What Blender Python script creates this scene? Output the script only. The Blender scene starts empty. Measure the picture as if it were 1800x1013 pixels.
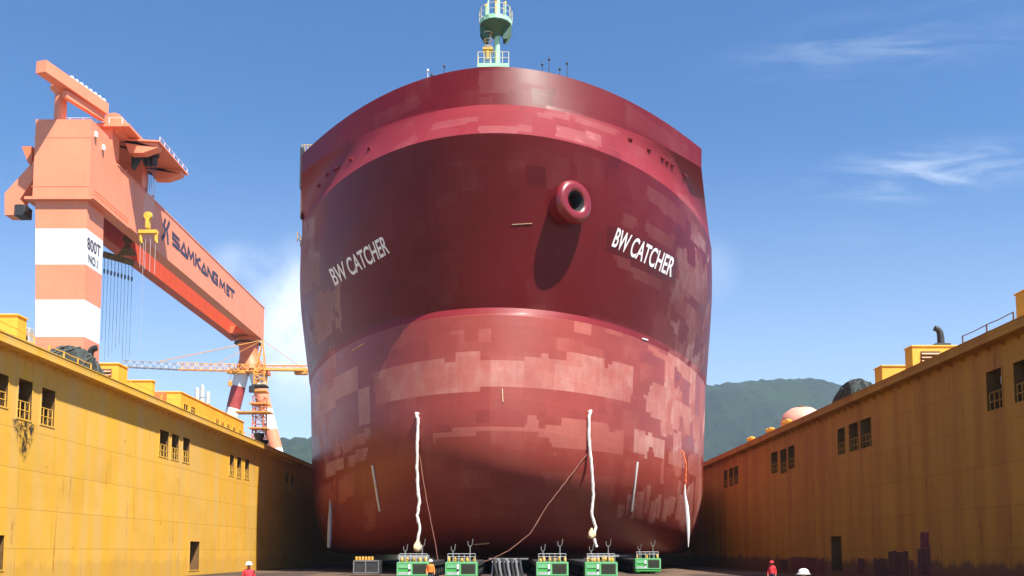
import bpy, bmesh, math, random
import numpy as np
from mathutils import Vector, Matrix
from mathutils.bvhtree import BVHTree

random.seed(7)
scene = bpy.context.scene
C = scene.collection
R = math.radians

# ------------------------------------------------------------------ camera
F = 1600.0                      # focal length in pixels of the 1800 wide photograph
PITCH = R(4.7)
EYE = 2.25
YP = 968 - F * math.tan(PITCH)  # row of the principal point
cam_d = bpy.data.cameras.new("camera")
cam = bpy.data.objects.new("camera", cam_d)
C.objects.link(cam)
cam.location = (0, 0, EYE)
cam.rotation_euler = (math.pi / 2 + PITCH, 0, 0)
cam_d.sensor_width = 36
cam_d.lens = F / 1800 * 36
cam_d.shift_y = (YP - 506.5) / 1800
cam_d.clip_start = 0.1
cam_d.clip_end = 20000
scene.camera = cam

# ------------------------------------------------------------------ world, sun, exposure
SUN_AZ, SUN_EL = R(40), R(58)   # azimuth: to the right of straight behind the camera
to_sun = Vector((math.sin(SUN_AZ) * math.cos(SUN_EL), -math.cos(SUN_AZ) * math.cos(SUN_EL), math.sin(SUN_EL)))
scene.view_settings.view_transform = 'Standard'
scene.view_settings.look = 'None'
scene.view_settings.gamma = 1
scene.view_settings.exposure = 1.22
world = bpy.data.worlds.new("World")
scene.world = world
world.use_nodes = True


class NT:
    """small helper round a node tree"""
    def __init__(s, t):
        s.t = t
        t.nodes.clear()

    def n(s, typ, **kw):
        nd = s.t.nodes.new(typ)
        for k, v in kw.items():
            setattr(nd, k, v)
        return nd

    def put(s, sock, v):
        if hasattr(v, 'is_linked') or hasattr(v, 'links'):
            s.t.links.new(v, sock)
        else:
            sock.default_value = v

    def math(s, op, a, b=0.0, c=0.0, clamp=False):
        nd = s.n('ShaderNodeMath', operation=op, use_clamp=clamp)
        for i, v in enumerate((a, b, c)):
            s.put(nd.inputs[i], v)
        return nd.outputs[0]

    def mix(s, f, a, b, typ='MIX'):
        nd = s.n('ShaderNodeMix', data_type='RGBA', blend_type=typ)
        s.put(nd.inputs[0], f)
        for i, v in ((6, a), (7, b)):
            if isinstance(v, (tuple, list)) and len(v) == 3:
                v = (*v, 1)
            s.put(nd.inputs[i], v)
        return nd.outputs[2]

    def noise(s, vec, scale=1.0, detail=4, rough=.55, dist=0.0):
        nd = s.n('ShaderNodeTexNoise')
        s.put(nd.inputs['Vector'], vec)
        nd.inputs['Scale'].default_value = scale
        nd.inputs['Detail'].default_value = detail
        nd.inputs['Roughness'].default_value = rough
        nd.inputs['Distortion'].default_value = dist
        return nd.outputs[0]

    def ramp(s, v, lo, hi, a=0.0, b=1.0):
        nd = s.n('ShaderNodeMapRange', clamp=True, interpolation_type='SMOOTHSTEP')
        s.put(nd.inputs[0], v)
        for i, q in enumerate((lo, hi, a, b)):
            nd.inputs[i + 1].default_value = q
        return nd.outputs[0]

    def mapv(s, vec, scale=(1, 1, 1), loc=(0, 0, 0), rot=(0, 0, 0)):
        nd = s.n('ShaderNodeMapping')
        s.put(nd.inputs[0], vec)
        nd.inputs['Location'].default_value = loc
        nd.inputs['Rotation'].default_value = rot
        nd.inputs['Scale'].default_value = scale
        return nd.outputs[0]


w = NT(world.node_tree)
sky = w.n('ShaderNodeTexSky', sky_type='NISHITA', sun_disc=False)
sky.sun_elevation = SUN_EL
sky.sun_rotation = math.pi - SUN_AZ
sky.air_density = 1.0
sky.dust_density = 0.4
sky.ozone_density = 1.6
tc = w.n('ShaderNodeTexCoord')
sep = w.n('ShaderNodeSeparateXYZ')
w.t.links.new(tc.outputs['Generated'], sep.inputs[0])
dy = w.math('MAXIMUM', sep.outputs[1], 0.02)
u = w.math('DIVIDE', sep.outputs[0], dy)
v = w.math('DIVIDE', sep.outputs[2], dy)
cmb = w.n('ShaderNodeCombineXYZ')
w.put(cmb.inputs[0], u)
w.put(cmb.inputs[1], v)
uv = cmb.outputs[0]
front = w.ramp(sep.outputs[1], 0.15, 0.35)


def blob(cx, cy, rx, ry, rot=0.0):
    """soft ellipse in direction space, written with the photo's pixels for the sky only"""
    U, V = (cx - 899) / F, (968 - cy) / F
    m = w.mapv(uv, (1, 1, 1), (-U, -V, 0))
    m = w.mapv(m, (1, 1, 1), (0, 0, 0), (0, 0, rot))
    m = w.mapv(m, (F / rx, F / ry, 0))
    ln = w.n('ShaderNodeVectorMath', operation='LENGTH')
    w.t.links.new(m, ln.inputs[0])
    return w.ramp(ln.outputs['Value'], 0.15, 1.0, 1.0, 0.0)


cum = w.noise(uv, 13, 7, .55)
wsp = w.noise(w.mapv(uv, (5, 26, 1), (0, 0, 0), (0, 0, -.18)), 1.3, 7, .62, .7)
c1 = w.math('ADD', blob(520, 565, 130, 190), w.math('MULTIPLY', blob(1262, 465, 60, 80), .14), clamp=True)
c1 = w.math('ADD', c1, w.math('MULTIPLY', blob(405, 450, 80, 50), .3), clamp=True)
c1 = w.math('MULTIPLY', c1, w.ramp(cum, .22, .55))
c2 = w.math('ADD', blob(1660, 280, 300, 70, -.12), w.math('MULTIPLY', blob(1500, 398, 150, 30), .6), clamp=True)
c2 = w.math('ADD', c2, w.math('MULTIPLY', blob(1600, 40, 420, 90, -.15), .42), clamp=True)
c2 = w.math('MULTIPLY', c2, w.ramp(wsp, .38, .74))
low = w.math('MULTIPLY', w.ramp(v, .50, .0), .34)
cl = w.math('ADD', w.math('MULTIPLY', c1, .95), w.math('MULTIPLY', c2, .42), clamp=True)
cl = w.math('MULTIPLY', cl, front)
cl = w.math('ADD', cl, low, clamp=True)
hs = w.n('ShaderNodeHueSaturation')
hs.inputs['Saturation'].default_value = 1.30
w.t.links.new(sky.outputs[0], hs.inputs['Color'])
skycol = w.mix(cl, w.mix(1.0, hs.outputs[0], (.98, 1.0, 1.10), 'MULTIPLY'), (6.6, 7.3, 8.3, 1))
bg = w.n('ShaderNodeBackground')
w.t.links.new(skycol, bg.inputs[0])
bg.inputs[1].default_value = 0.070
wo = w.n('ShaderNodeOutputWorld')
w.t.links.new(bg.outputs[0], wo.inputs[0])

sun_d = bpy.data.lights.new("sun", 'SUN')
sun_d.energy = 4.4
sun_d.angle = R(0.5)
sun_d.color = (1, .95, .87)
sun = bpy.data.objects.new("sun", sun_d)
C.objects.link(sun)
sun.location = (40, -60, 120)
sun.rotation_euler = to_sun.to_track_quat('Z', 'Y').to_euler()


# ------------------------------------------------------------------ rays of the surveyed view (to read places off the photo)
def ray(px, py):
    a, b = (px - 900) / F, (YP - py) / F
    return Vector((a, math.cos(PITCH) - b * math.sin(PITCH), math.sin(PITCH) + b * math.cos(PITCH)))


def at(px, py, Y):
    d = ray(px, py)
    return Vector((0, 0, EYE)) + d * (Y / d.y)


def atx(px, py, X):
    d = ray(px, py)
    return Vector((0, 0, EYE)) + d * (X / d.x)


def project(P):
    P = np.asarray(P, float)
    x, y, z = P[..., 0], P[..., 1], P[..., 2] - EYE
    zc = y * math.cos(PITCH) + z * math.sin(PITCH)
    yc = -y * math.sin(PITCH) + z * math.cos(PITCH)
    return np.stack([900 + F * x / zc, YP - F * yc / zc], -1)


# ------------------------------------------------------------------ materials
def mat(name, col, rough=.6, var=.12, scale=.5, streak=0.0, scol=(.1, .05, .02), metal=0.0, coat=0.0, spec=.5, bump=0.0):
    m = bpy.data.materials.new(name)
    m.use_nodes = True
    t = NT(m.node_tree)
    g = t.n('ShaderNodeNewGeometry')
    pos = g.outputs['Position']
    n1 = t.noise(pos, scale, 5, .6)
    n2 = t.noise(pos, scale * 9, 4, .6)
    nn = t.math('ADD', t.math('MULTIPLY', n1, .65), t.math('MULTIPLY', n2, .35))
    lo = tuple(c * (1 - var * 1.6) for c in col)
    hi = tuple(min(1, c * (1 + var * 1.3)) for c in col)
    c = t.mix(t.ramp(nn, .3, .7), lo, hi)
    if streak:
        s = t.noise(t.mapv(pos, (2.2, 2.2, .09)), 1, 5, .65)
        c = t.mix(t.math('MULTIPLY', t.ramp(s, .52, .78), streak), c, scol)
    b = t.n('ShaderNodeBsdfPrincipled')
    t.put(b.inputs['Base Color'], c)
    t.put(b.inputs['Roughness'], t.math('ADD', rough - .06, t.math('MULTIPLY', nn, .14), clamp=True))
    b.inputs['Metallic'].default_value = metal
    b.inputs['Coat Weight'].default_value = coat
    b.inputs['Specular IOR Level'].default_value = spec
    if bump:
        bp = t.n('ShaderNodeBump')
        bp.inputs['Strength'].default_value = bump
        bp.inputs['Distance'].default_value = .05
        t.put(bp.inputs['Height'], n2)
        t.t.links.new(bp.outputs[0], b.inputs['Normal'])
    o = t.n('ShaderNodeOutputMaterial')
    t.t.links.new(b.outputs[0], o.inputs[0])
    return m


def wall_mat(name, col, col2, rust, rust_amt, base_dark):
    m = bpy.data.materials.new(name)
    m.use_nodes = True
    t = NT(m.node_tree)
    g = t.n('ShaderNodeNewGeometry')
    pos = g.outputs['Position']
    sp = t.n('ShaderNodeSeparateXYZ')
    t.put(sp.inputs[0], pos)
    cb = t.n('ShaderNodeCombineXYZ')
    t.put(cb.inputs[0], sp.outputs[1])
    t.put(cb.inputs[1], sp.outputs[2])
    yz = cb.outputs[0]
    # broad vertical fields of faded and repainted coating
    f1 = t.noise(t.mapv(yz, (.45, .035, 1)), 1, 5, .6)
    f2 = t.noise(t.mapv(yz, (.16, .22, 1), (7, 3, 0)), 1, 4, .6)
    c = t.mix(t.ramp(f1, .38, .66), col, col2)
    c = t.mix(t.math('MULTIPLY', t.ramp(f2, .45, .7), .45), c, tuple(x * .80 for x in col))
    # plates: faint tone per plate and thin weld lines
    br = t.n('ShaderNodeTexBrick')
    t.put(br.inputs['Vector'], yz)
    br.offset = .5
    br.inputs['Scale'].default_value = 1
    br.inputs['Brick Width'].default_value = 8.2
    br.inputs['Row Height'].default_value = 2.35
    br.inputs['Mortar Size'].default_value = .018
    br.inputs['Color1'].default_value = (1, 1, 1, 1)
    br.inputs['Color2'].default_value = (.9, .9, .9, 1)
    br.inputs['Mortar'].default_value = (.55, .5, .45, 1)
    c = t.mix(.8, c, br.outputs[0], 'MULTIPLY')
    # thin rust runs
    s1 = t.noise(t.mapv(yz, (2.6, .10, 1), (3, 0, 0)), 1, 4, .7)
    s2 = t.noise(t.mapv(yz, (.25, .5, 1), (1, 9, 0)), 1, 3, .5)
    run = t.math('MULTIPLY', t.ramp(s1, .575, .69), t.ramp(s2, .42, .62))
    c = t.mix(t.math('MULTIPLY', run, rust_amt), c, rust)
    # small chips
    ch = t.noise(t.mapv(yz, (1.5, .7, 1)), 2.0, 3, .5)
    c = t.mix(t.math('MULTIPLY', t.ramp(ch, .72, .76), .8), c, (.05, .025, .015))
    # scuffed band at the foot of the wall
    fb = t.math('ADD', sp.outputs[2], t.math('MULTIPLY', t.noise(t.mapv(yz, (.5, .15, 1)), 1, 4, .7), 2.2))
    c = t.mix(t.math('MULTIPLY', t.ramp(fb, 2.9, 2.3), base_dark), c, (.10, .045, .035))
    b = t.n('ShaderNodeBsdfPrincipled')
    t.put(b.inputs['Base Color'], c)
    b.inputs['Roughness'].default_value = .55
    b.inputs['Specular IOR Level'].default_value = .3
    bp = t.n('ShaderNodeBump')
    bp.inputs['Strength'].default_value = .25
    bp.inputs['Distance'].default_value = .05
    t.put(bp.inputs['Height'], t.math('ADD', t.noise(t.mapv(yz, (.35, .5, 1)), 1, 3, .5), t.math('MULTIPLY', br.outputs['Fac'], -.4)))
    t.t.links.new(bp.outputs[0], b.inputs['Normal'])
    o = t.n('ShaderNodeOutputMaterial')
    t.t.links.new(b.outputs[0], o.inputs[0])
    return m


def hull_mat(name, dark, mid, light, chalk, rough, coat, plates=.25, spec=.22):
    """painted steel: 'patch' (per face) picks the coat on each plate, UV is metres along the plating"""
    m = bpy.data.materials.new(name)
    m.use_nodes = True
    t = NT(m.node_tree)
    uvn = t.n('ShaderNodeUVMap', uv_map="plating")
    uvv = uvn.outputs[0]
    at_ = t.n('ShaderNodeAttribute', attribute_name="patch")
    wear = t.noise(t.mapv(uvv, (.55, .28, 1)), 1, 6, .7)
    p = t.math('MULTIPLY_ADD', t.math('SUBTRACT', wear, .5), .6, at_.outputs['Fac'])
    c = t.mix(t.ramp(p, 0, .62), mid, light)
    c = t.mix(t.ramp(p, .62, 1.0), c, chalk)
    c = t.mix(t.ramp(p, -.05, -.6), c, dark)
    n1 = t.noise(t.mapv(uvv, (.09, .09, 1)), 1, 5, .6)
    c = t.mix(t.math('MULTIPLY', t.ramp(n1, .4, .68), .35), c, dark)
    br = t.n('ShaderNodeTexBrick')
    t.put(br.inputs['Vector'], uvv)
    br.inputs['Scale'].default_value = 1
    br.inputs['Brick Width'].default_value = 5.5
    br.inputs['Row Height'].default_value = 2.7
    br.inputs['Mortar Size'].default_value = .04
    br.inputs['Color1'].default_value = (1, 1, 1, 1)
    br.inputs['Color2'].default_value = (.86, .86, .86, 1)
    br.inputs['Mortar'].default_value = (1.2, 1.12, 1.12, 1)
    c = t.mix(plates * 2, c, br.outputs[0], 'MULTIPLY')
    st = t.noise(t.mapv(uvv, (1.1, .03, 1)), 1, 4, .7)
    c = t.mix(t.math('MULTIPLY', t.ramp(st, .56, .76), .38), c, light)
    st2 = t.noise(t.mapv(uvv, (2.6, .05, 1), (11, 4, 0)), 1, 3, .6)
    c = t.mix(t.math('MULTIPLY', t.ramp(st2, .60, .78), .22), c, dark)
    b = t.n('ShaderNodeBsdfPrincipled')
    t.put(b.inputs['Base Color'], c)
    t.put(b.inputs['Roughness'], t.math('ADD', rough, t.math('MULTIPLY', p, .18), clamp=True))
    b.inputs['Coat Weight'].default_value = coat
    b.inputs['Specular IOR Level'].default_value = spec
    b.inputs['Coat Roughness'].default_value = .22
    bp = t.n('ShaderNodeBump')
    bp.inputs['Strength'].default_value = .10
    bp.inputs['Distance'].default_value = .08
    t.put(bp.inputs['Height'], t.math('ADD', t.noise(t.mapv(uvv, (.4, .3, 1)), 1, 2, .5), t.math('MULTIPLY', br.outputs['Fac'], .25)))
    t.t.links.new(bp.outputs[0], b.inputs['Normal'])
    o = t.n('ShaderNodeOutputMaterial')
    t.t.links.new(b.outputs[0], o.inputs[0])
    return m


YEL = (.78, .42, .045)
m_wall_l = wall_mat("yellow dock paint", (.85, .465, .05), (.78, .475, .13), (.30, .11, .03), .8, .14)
m_wall_r = wall_mat("rust and shade darkened dock paint", (.49, .235, .03), (.38, .15, .026), (.17, .045, .016), .9, .85)  # same yellow made rustier, and darkened because this wall is shaded
m_recess = mat("shade darkened inner yellow", (.16, .085, .025), .7, .3)  # yellow darkened to stand for the shade inside the openings
m_yel = mat("yellow house paint", YEL, .55, .08, .4, .2, (.4, .18, .05))
m_yel_rail = mat("yellow rail paint", (.7, .4, .05), .5, .1)
m_rail_pale = mat("pale cream rail paint", (.66, .58, .38), .5, .1)
m_louver = mat("dusty pink louver", (.55, .30, .16), .6, .1)
m_grey = mat("galvanised grey", (.42, .43, .44), .45, .12, 2)
m_dkgrey = mat("dull grey steel", (.17, .17, .17), .55, .2, 2)
m_dark = mat("sooty black steel", (.03, .03, .032), .6, .2, 2)
m_rust = mat("rusty steel", (.16, .075, .045), .75, .3, 2)
m_black = mat("black void", (.012, .012, .012), .8, .1)
m_net = mat("dark tarred net", (.035, .045, .04), .85, .5, 2.5, bump=.6)
m_netrope = mat("net rope", (.07, .08, .07), .85, .3, 3)
m_orange = mat("orange crane paint", (.84, .285, .15), .5, .05, .15, .22, (.55, .16, .07))
m_orange_d = mat("red orange crane paint", (.78, .20, .08), .5, .06, .2)
m_orange_shade = mat("girder orange deepened for shade", (.62, .11, .05), .55, .06, .2)  # crane orange deepened to stand for shade between the girders
m_stripe = mat("white crane paint", (.82, .82, .80), .5, .04, .2, .08, (.5, .4, .3))
m_navy = mat("dark blue letter paint", (.05, .04, .075), .55, .1)
m_hook = mat("yellow hook paint", (.75, .45, .05), .5, .15, 1)
m_olive = mat("dirty olive steel", (.17, .12, .045), .7, .25, 1.5)
m_rope = mat("wire rope", (.10, .12, .15), .6, .1)
m_tcr = mat("tower crane orange yellow", (.75, .34, .06), .55, .1, 1)
m_tcr2 = mat("tower crane faded grey", (.33, .34, .36), .6, .15, 1)
m_red_t = mat("tower crane red", (.62, .16, .06), .55, .15, 1)
m_white = mat("white paint", (.8, .8, .78), .5, .05, 1)
m_silo = mat("weathered pale silo paint", (.50, .50, .46), .6, .1, 1)
m_letter = mat("white hull lettering", (.80, .77, .76), .5, .05, 1)
m_green = mat("pale green mast paint", (.36, .68, .44), .45, .06, 1)
m_green_shade = mat("mast green darkened for underside shade", (.045, .11, .07), .6, .1, 1)  # mast green with the shade of the undersides painted in
m_ppu = mat("bright green enamel", (.06, .40, .075), .35, .06, 1)
m_ppu_l = mat("pale green louvre", (.17, .50, .22), .4, .06, 1)
m_grille = mat("dark radiator grille", (.075, .08, .05), .6, .2, 6)
m_bottle = mat("ochre gas bottle", (.68, .35, .06), .45, .15, 3)
m_hose = mat("white canvas hose", (.74, .70, .64), .8, .1, 2, bump=.4)
m_bag = mat("straw coloured sack", (.72, .55, .32), .85, .12, 2, bump=.6)
m_oran = mat("orange tape", (.8, .2, .05), .6, .1)
m_line = mat("brown manila rope", (.30, .13, .09), .85, .1)
m_pink = mat("faded pink buoy paint", (.70, .34, .25), .55, .1, 1)
m_hull_lo = hull_mat("red underwater paint", (.17, .027, .020), (.285, .050, .036), (.385, .106, .078), (.50, .26, .21), .40, .02, .25, .30)
m_hull_up = hull_mat("maroon topside paint", (.075, .004, .005), (.130, .006, .008), (.17, .036, .034), (.30, .165, .16), .42, .04)
m_hull_lit = hull_mat("sunlit maroon topside paint", (.15, .011, .014), (.215, .017, .022), (.25, .050, .052), (.5, .2, .2), .5, .05)  # topside maroon brightened to stand for sun on upward sloping plates
m_maroon = mat("maroon gloss paint", (.22, .012, .015), .32, .06, .6, coat=.4)
m_deck = mat("red oxide deck paint", (.30, .10, .08), .7, .15)


# ------------------------------------------------------------------ mesh builder
class MB:
    def __init__(s):
        s.v, s.f, s.mi = [], [], []

    def add(s, vs, fs, mi=0):
        o = len(s.v)
        s.v += [tuple(x) for x in vs]
        s.f += [tuple(i + o for i in f) for f in fs]
        s.mi += [mi] * len(fs)

    def hexa(s, p, mi=0):
        s.add(p, [(0, 3, 2, 1), (4, 5, 6, 7), (0, 1, 5, 4), (1, 2, 6, 5), (2, 3, 7, 6), (3, 0, 4, 7)], mi)

    def box(s, x0, x1, y0, y1, z0, z1, mi=0):
        s.hexa([(x0, y0, z0), (x1, y0, z0), (x1, y1, z0), (x0, y1, z0), (x0, y0, z1), (x1, y0, z1), (x1, y1, z1), (x0, y1, z1)], mi)

    def bevbox(s, x0, x1, y0, y1, z0, z1, b=.05, mi=0):
        """box with chamfered vertical and top edges"""
        def ring(d, z):
            return [(x0 + d + b, y0 + d, z), (x1 - d - b, y0 + d, z), (x1 - d, y0 + d + b, z), (x1 - d, y1 - d - b, z),
                    (x1 - d - b, y1 - d, z), (x0 + d + b, y1 - d, z), (x0 + d, y1 - d - b, z), (x0 + d, y0 + d + b, z)]
        vs = ring(0, z0) + ring(0, z1 - b) + ring(b, z1)
        fs = [tuple(range(7, -1, -1)), tuple(range(16, 24))]
        for k in (0, 8):
            for i in range(8):
                j = (i + 1) % 8
                fs.append((k + i, k + j, k + 8 + j, k + 8 + i))
        s.add(vs, fs, mi)

    def beam(s, a, b, wx, wz=None, mi=0, up=(0, 0, 1)):
        """rectangular bar from a to b"""
        a, b = Vector(a), Vector(b)
        wz = wz or wx
        d = (b - a).normalized()
        sd = d.cross(Vector(up))
        if sd.length < 1e-4:
            sd = Vector((1, 0, 0))
        sd.normalize()
        u_ = sd.cross(d).normalized()
        q = []
        for c in (a, b):
            for i, j in ((-1, -1), (1, -1), (1, 1), (-1, 1)):
                q.append(c + sd * (i * wx / 2) + u_ * (j * wz / 2))
        s.hexa(q, mi)

    def cyl(s, a, b, r0, r1=None, n=14, mi=0, caps=True):
        s.tube([a, b], [r0, r0 if r1 is None else r1], n, mi, caps)

    def tube(s, pts, r, n=8, mi=0, caps=True):
        pts = [Vector(p) for p in pts]
        if not isinstance(r, (list, tuple)):
            r = [r] * len(pts)
        prev = None
        vs = []
        for i, p in enumerate(pts):
            d = (pts[min(i + 1, len(pts) - 1)] - pts[max(i - 1, 0)]).normalized()
            if prev is None:
                k = Vector((0, 0, 1)) if abs(d.z) < .9 else Vector((1, 0, 0))
                e = d.cross(k).normalized()
            else:
                e = (prev - d * prev.dot(d)).normalized()
            prev = e
            g = d.cross(e)
            for q in range(n):
                a = 2 * math.pi * q / n
                vs.append(p + (e * math.cos(a) + g * math.sin(a)) * r[i])
        fs = []
        for i in range(len(pts) - 1):
            for q in range(n):
                j = (q + 1) % n
                fs.append((i * n + q, i * n + j, (i + 1) * n + j, (i + 1) * n + q))
        if caps:
            fs.append(tuple(range(n - 1, -1, -1)))
            fs.append(tuple(range((len(pts) - 1) * n, len(pts) * n)))
        s.add(vs, fs, mi)

    def lathe(s, prof, cx, cy, n=20, mi=0, z0=0.0, mat_=None):
        """profile of (r, z) about a vertical axis"""
        vs = []
        for r, z in prof:
            for q in range(n):
                a = 2 * math.pi * q / n
                vs.append(Vector((cx + r * math.cos(a), cy + r * math.sin(a), z0 + z)))
        if mat_ is not None:
            vs = [mat_ @ x for x in vs]
        fs = []
        for i in range(len(prof) - 1):
            for q in range(n):
                j = (q + 1) % n
                fs.append((i * n + q, i * n + j, (i + 1) * n + j, (i + 1) * n + q))
        fs.append(tuple(range(n - 1, -1, -1)))
        fs.append(tuple(range((len(prof) - 1) * n, len(prof) * n)))
        s.add(vs, fs, mi)

    def prism(s, poly, ext, mi=0):
        n = len(poly)
        e = Vector(ext)
        vs = [Vector(p) for p in poly] + [Vector(p) + e for p in poly]
        fs = [tuple(range(n - 1, -1, -1)), tuple(range(n, 2 * n))]
        fs += [(i, (i + 1) % n, n + (i + 1) % n, n + i) for i in range(n)]
        s.add(vs, fs, mi)

    def build(s, name, mats, parent=None, smooth=False, fixn=True):
        me = bpy.data.meshes.new(name)
        off = parent_world(parent)
        me.from_pydata([(x[0] - off.x, x[1] - off.y, x[2] - off.z) for x in s.v], [], s.f)
        if not isinstance(mats, (list, tuple)):
            mats = [mats]
        for m in mats:
            me.materials.append(m)
        me.polygons.foreach_set('material_index', s.mi)
        if fixn:
            bm = bmesh.new()
            bm.from_mesh(me)
            bmesh.ops.recalc_face_normals(bm, faces=bm.faces)
            bm.to_mesh(me)
            bm.free()
        if smooth:
            me.polygons.foreach_set('use_smooth', [True] * len(me.polygons))
            try:
                me.set_sharp_from_angle(angle=R(40))
            except Exception:
                pass
        me.update()
        o = bpy.data.objects.new(name, me)
        C.objects.link(o)
        if parent is not None:
            o.parent = parent
        return o


def parent_world(p):
    off = Vector((0, 0, 0))
    while p is not None:
        off += p.location
        p = p.parent
    return off


def tag(o, label=None, cat=None, group=None, kind=None):
    if label:
        o['label'] = label
    if cat:
        o['category'] = cat
    if group:
        o['group'] = group
    if kind:
        o['kind'] = kind
    return o


def thing(name, loc, label, cat, group=None):
    o = bpy.data.objects.new(name, None)
    o.empty_display_size = .5
    o.location = loc
    C.objects.link(o)
    return tag(o, label, cat, group)


def copy_tree(o, parent=None):
    c = o.copy()
    C.objects.link(c)
    c.parent = parent
    for ch in list(o.children):
        copy_tree(ch, c)
    return c


def text_mesh(txt, size=1.0, bold=0.0, spacing=1.0):
    """flat text as vertices and faces in the unit square of its own bounds"""
    cu = bpy.data.curves.new("lettering_outline", 'FONT')
    cu.body = txt
    cu.size = size
    cu.offset = bold
    cu.space_character = spacing
    cu.fill_mode = 'FRONT'
    cu.resolution_u = 6
    o = bpy.data.objects.new("lettering_outline", cu)
    C.objects.link(o)
    dg = bpy.context.evaluated_depsgraph_get()
    dg.update()
    me = bpy.data.meshes.new_from_object(o.evaluated_get(dg))
    vs = [v_.co.copy() for v_ in me.vertices]
    fs = [tuple(p.vertices) for p in me.polygons]
    bpy.data.objects.remove(o)
    bpy.data.curves.remove(cu)
    bpy.data.meshes.remove(me)
    x0, x1 = min(v_.x for v_ in vs), max(v_.x for v_ in vs)
    y0, y1 = min(v_.y for v_ in vs), max(v_.y for v_ in vs)
    return [((v_.x - x0) / (x1 - x0), (v_.y - y0) / (y1 - y0)) for v_ in vs], fs


def place_text(mb, txt, fn, bold=0.02, spacing=1.0):
    uvs, fs = text_mesh(txt, 1.0, bold, spacing)
    mb.add([fn(a, b) for a, b in uvs], fs)


# ------------------------------------------------------------------ ground
def ground_mat():
    m = bpy.data.materials.new("dock floor steel and dust")
    m.use_nodes = True
    t = NT(m.node_tree)
    g = t.n('ShaderNodeNewGeometry')
    pos = g.outputs['Position']
    n1 = t.noise(t.mapv(pos, (.12, .05, 1)), 1, 6, .6)
    n2 = t.noise(pos, 1.5, 5, .65)
    c = t.mix(t.ramp(n1, .42, .62), (.035, .022, .017), (.15, .09, .05))
    c = t.mix(t.math('MULTIPLY', t.ramp(n2, .45, .7), .5), c, (.05, .035, .03))
    b = t.n('ShaderNodeBsdfPrincipled')
    t.put(b.inputs['Base Color'], c)
    b.inputs['Roughness'].default_value = .8
    bp = t.n('ShaderNodeBump')
    bp.inputs['Strength'].default_value = .4
    t.put(bp.inputs['Height'], n2)
    t.t.links.new(bp.outputs[0], b.inputs['Normal'])
    o = t.n('ShaderNodeOutputMaterial')
    t.t.links.new(b.outputs[0], o.inputs[0])
    return m


g = MB()
g.add([(-6000, -400, -.3), (6000, -400, -.3), (6000, 9000, -.3), (-6000, 9000, -.3)], [(0, 1, 2, 3)])
tag(g.build("ground", mat("shipyard ground", (.13, .12, .10), .85, .2, .02)), kind='structure')
g = MB()
g.add([(-29.05, -30, 0), (27.25, -30, 0), (27.25, 235, 0), (-29.05, 235, 0)], [(0, 1, 2, 3)])
tag(g.build("dock_floor", ground_mat()), kind='structure')


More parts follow.
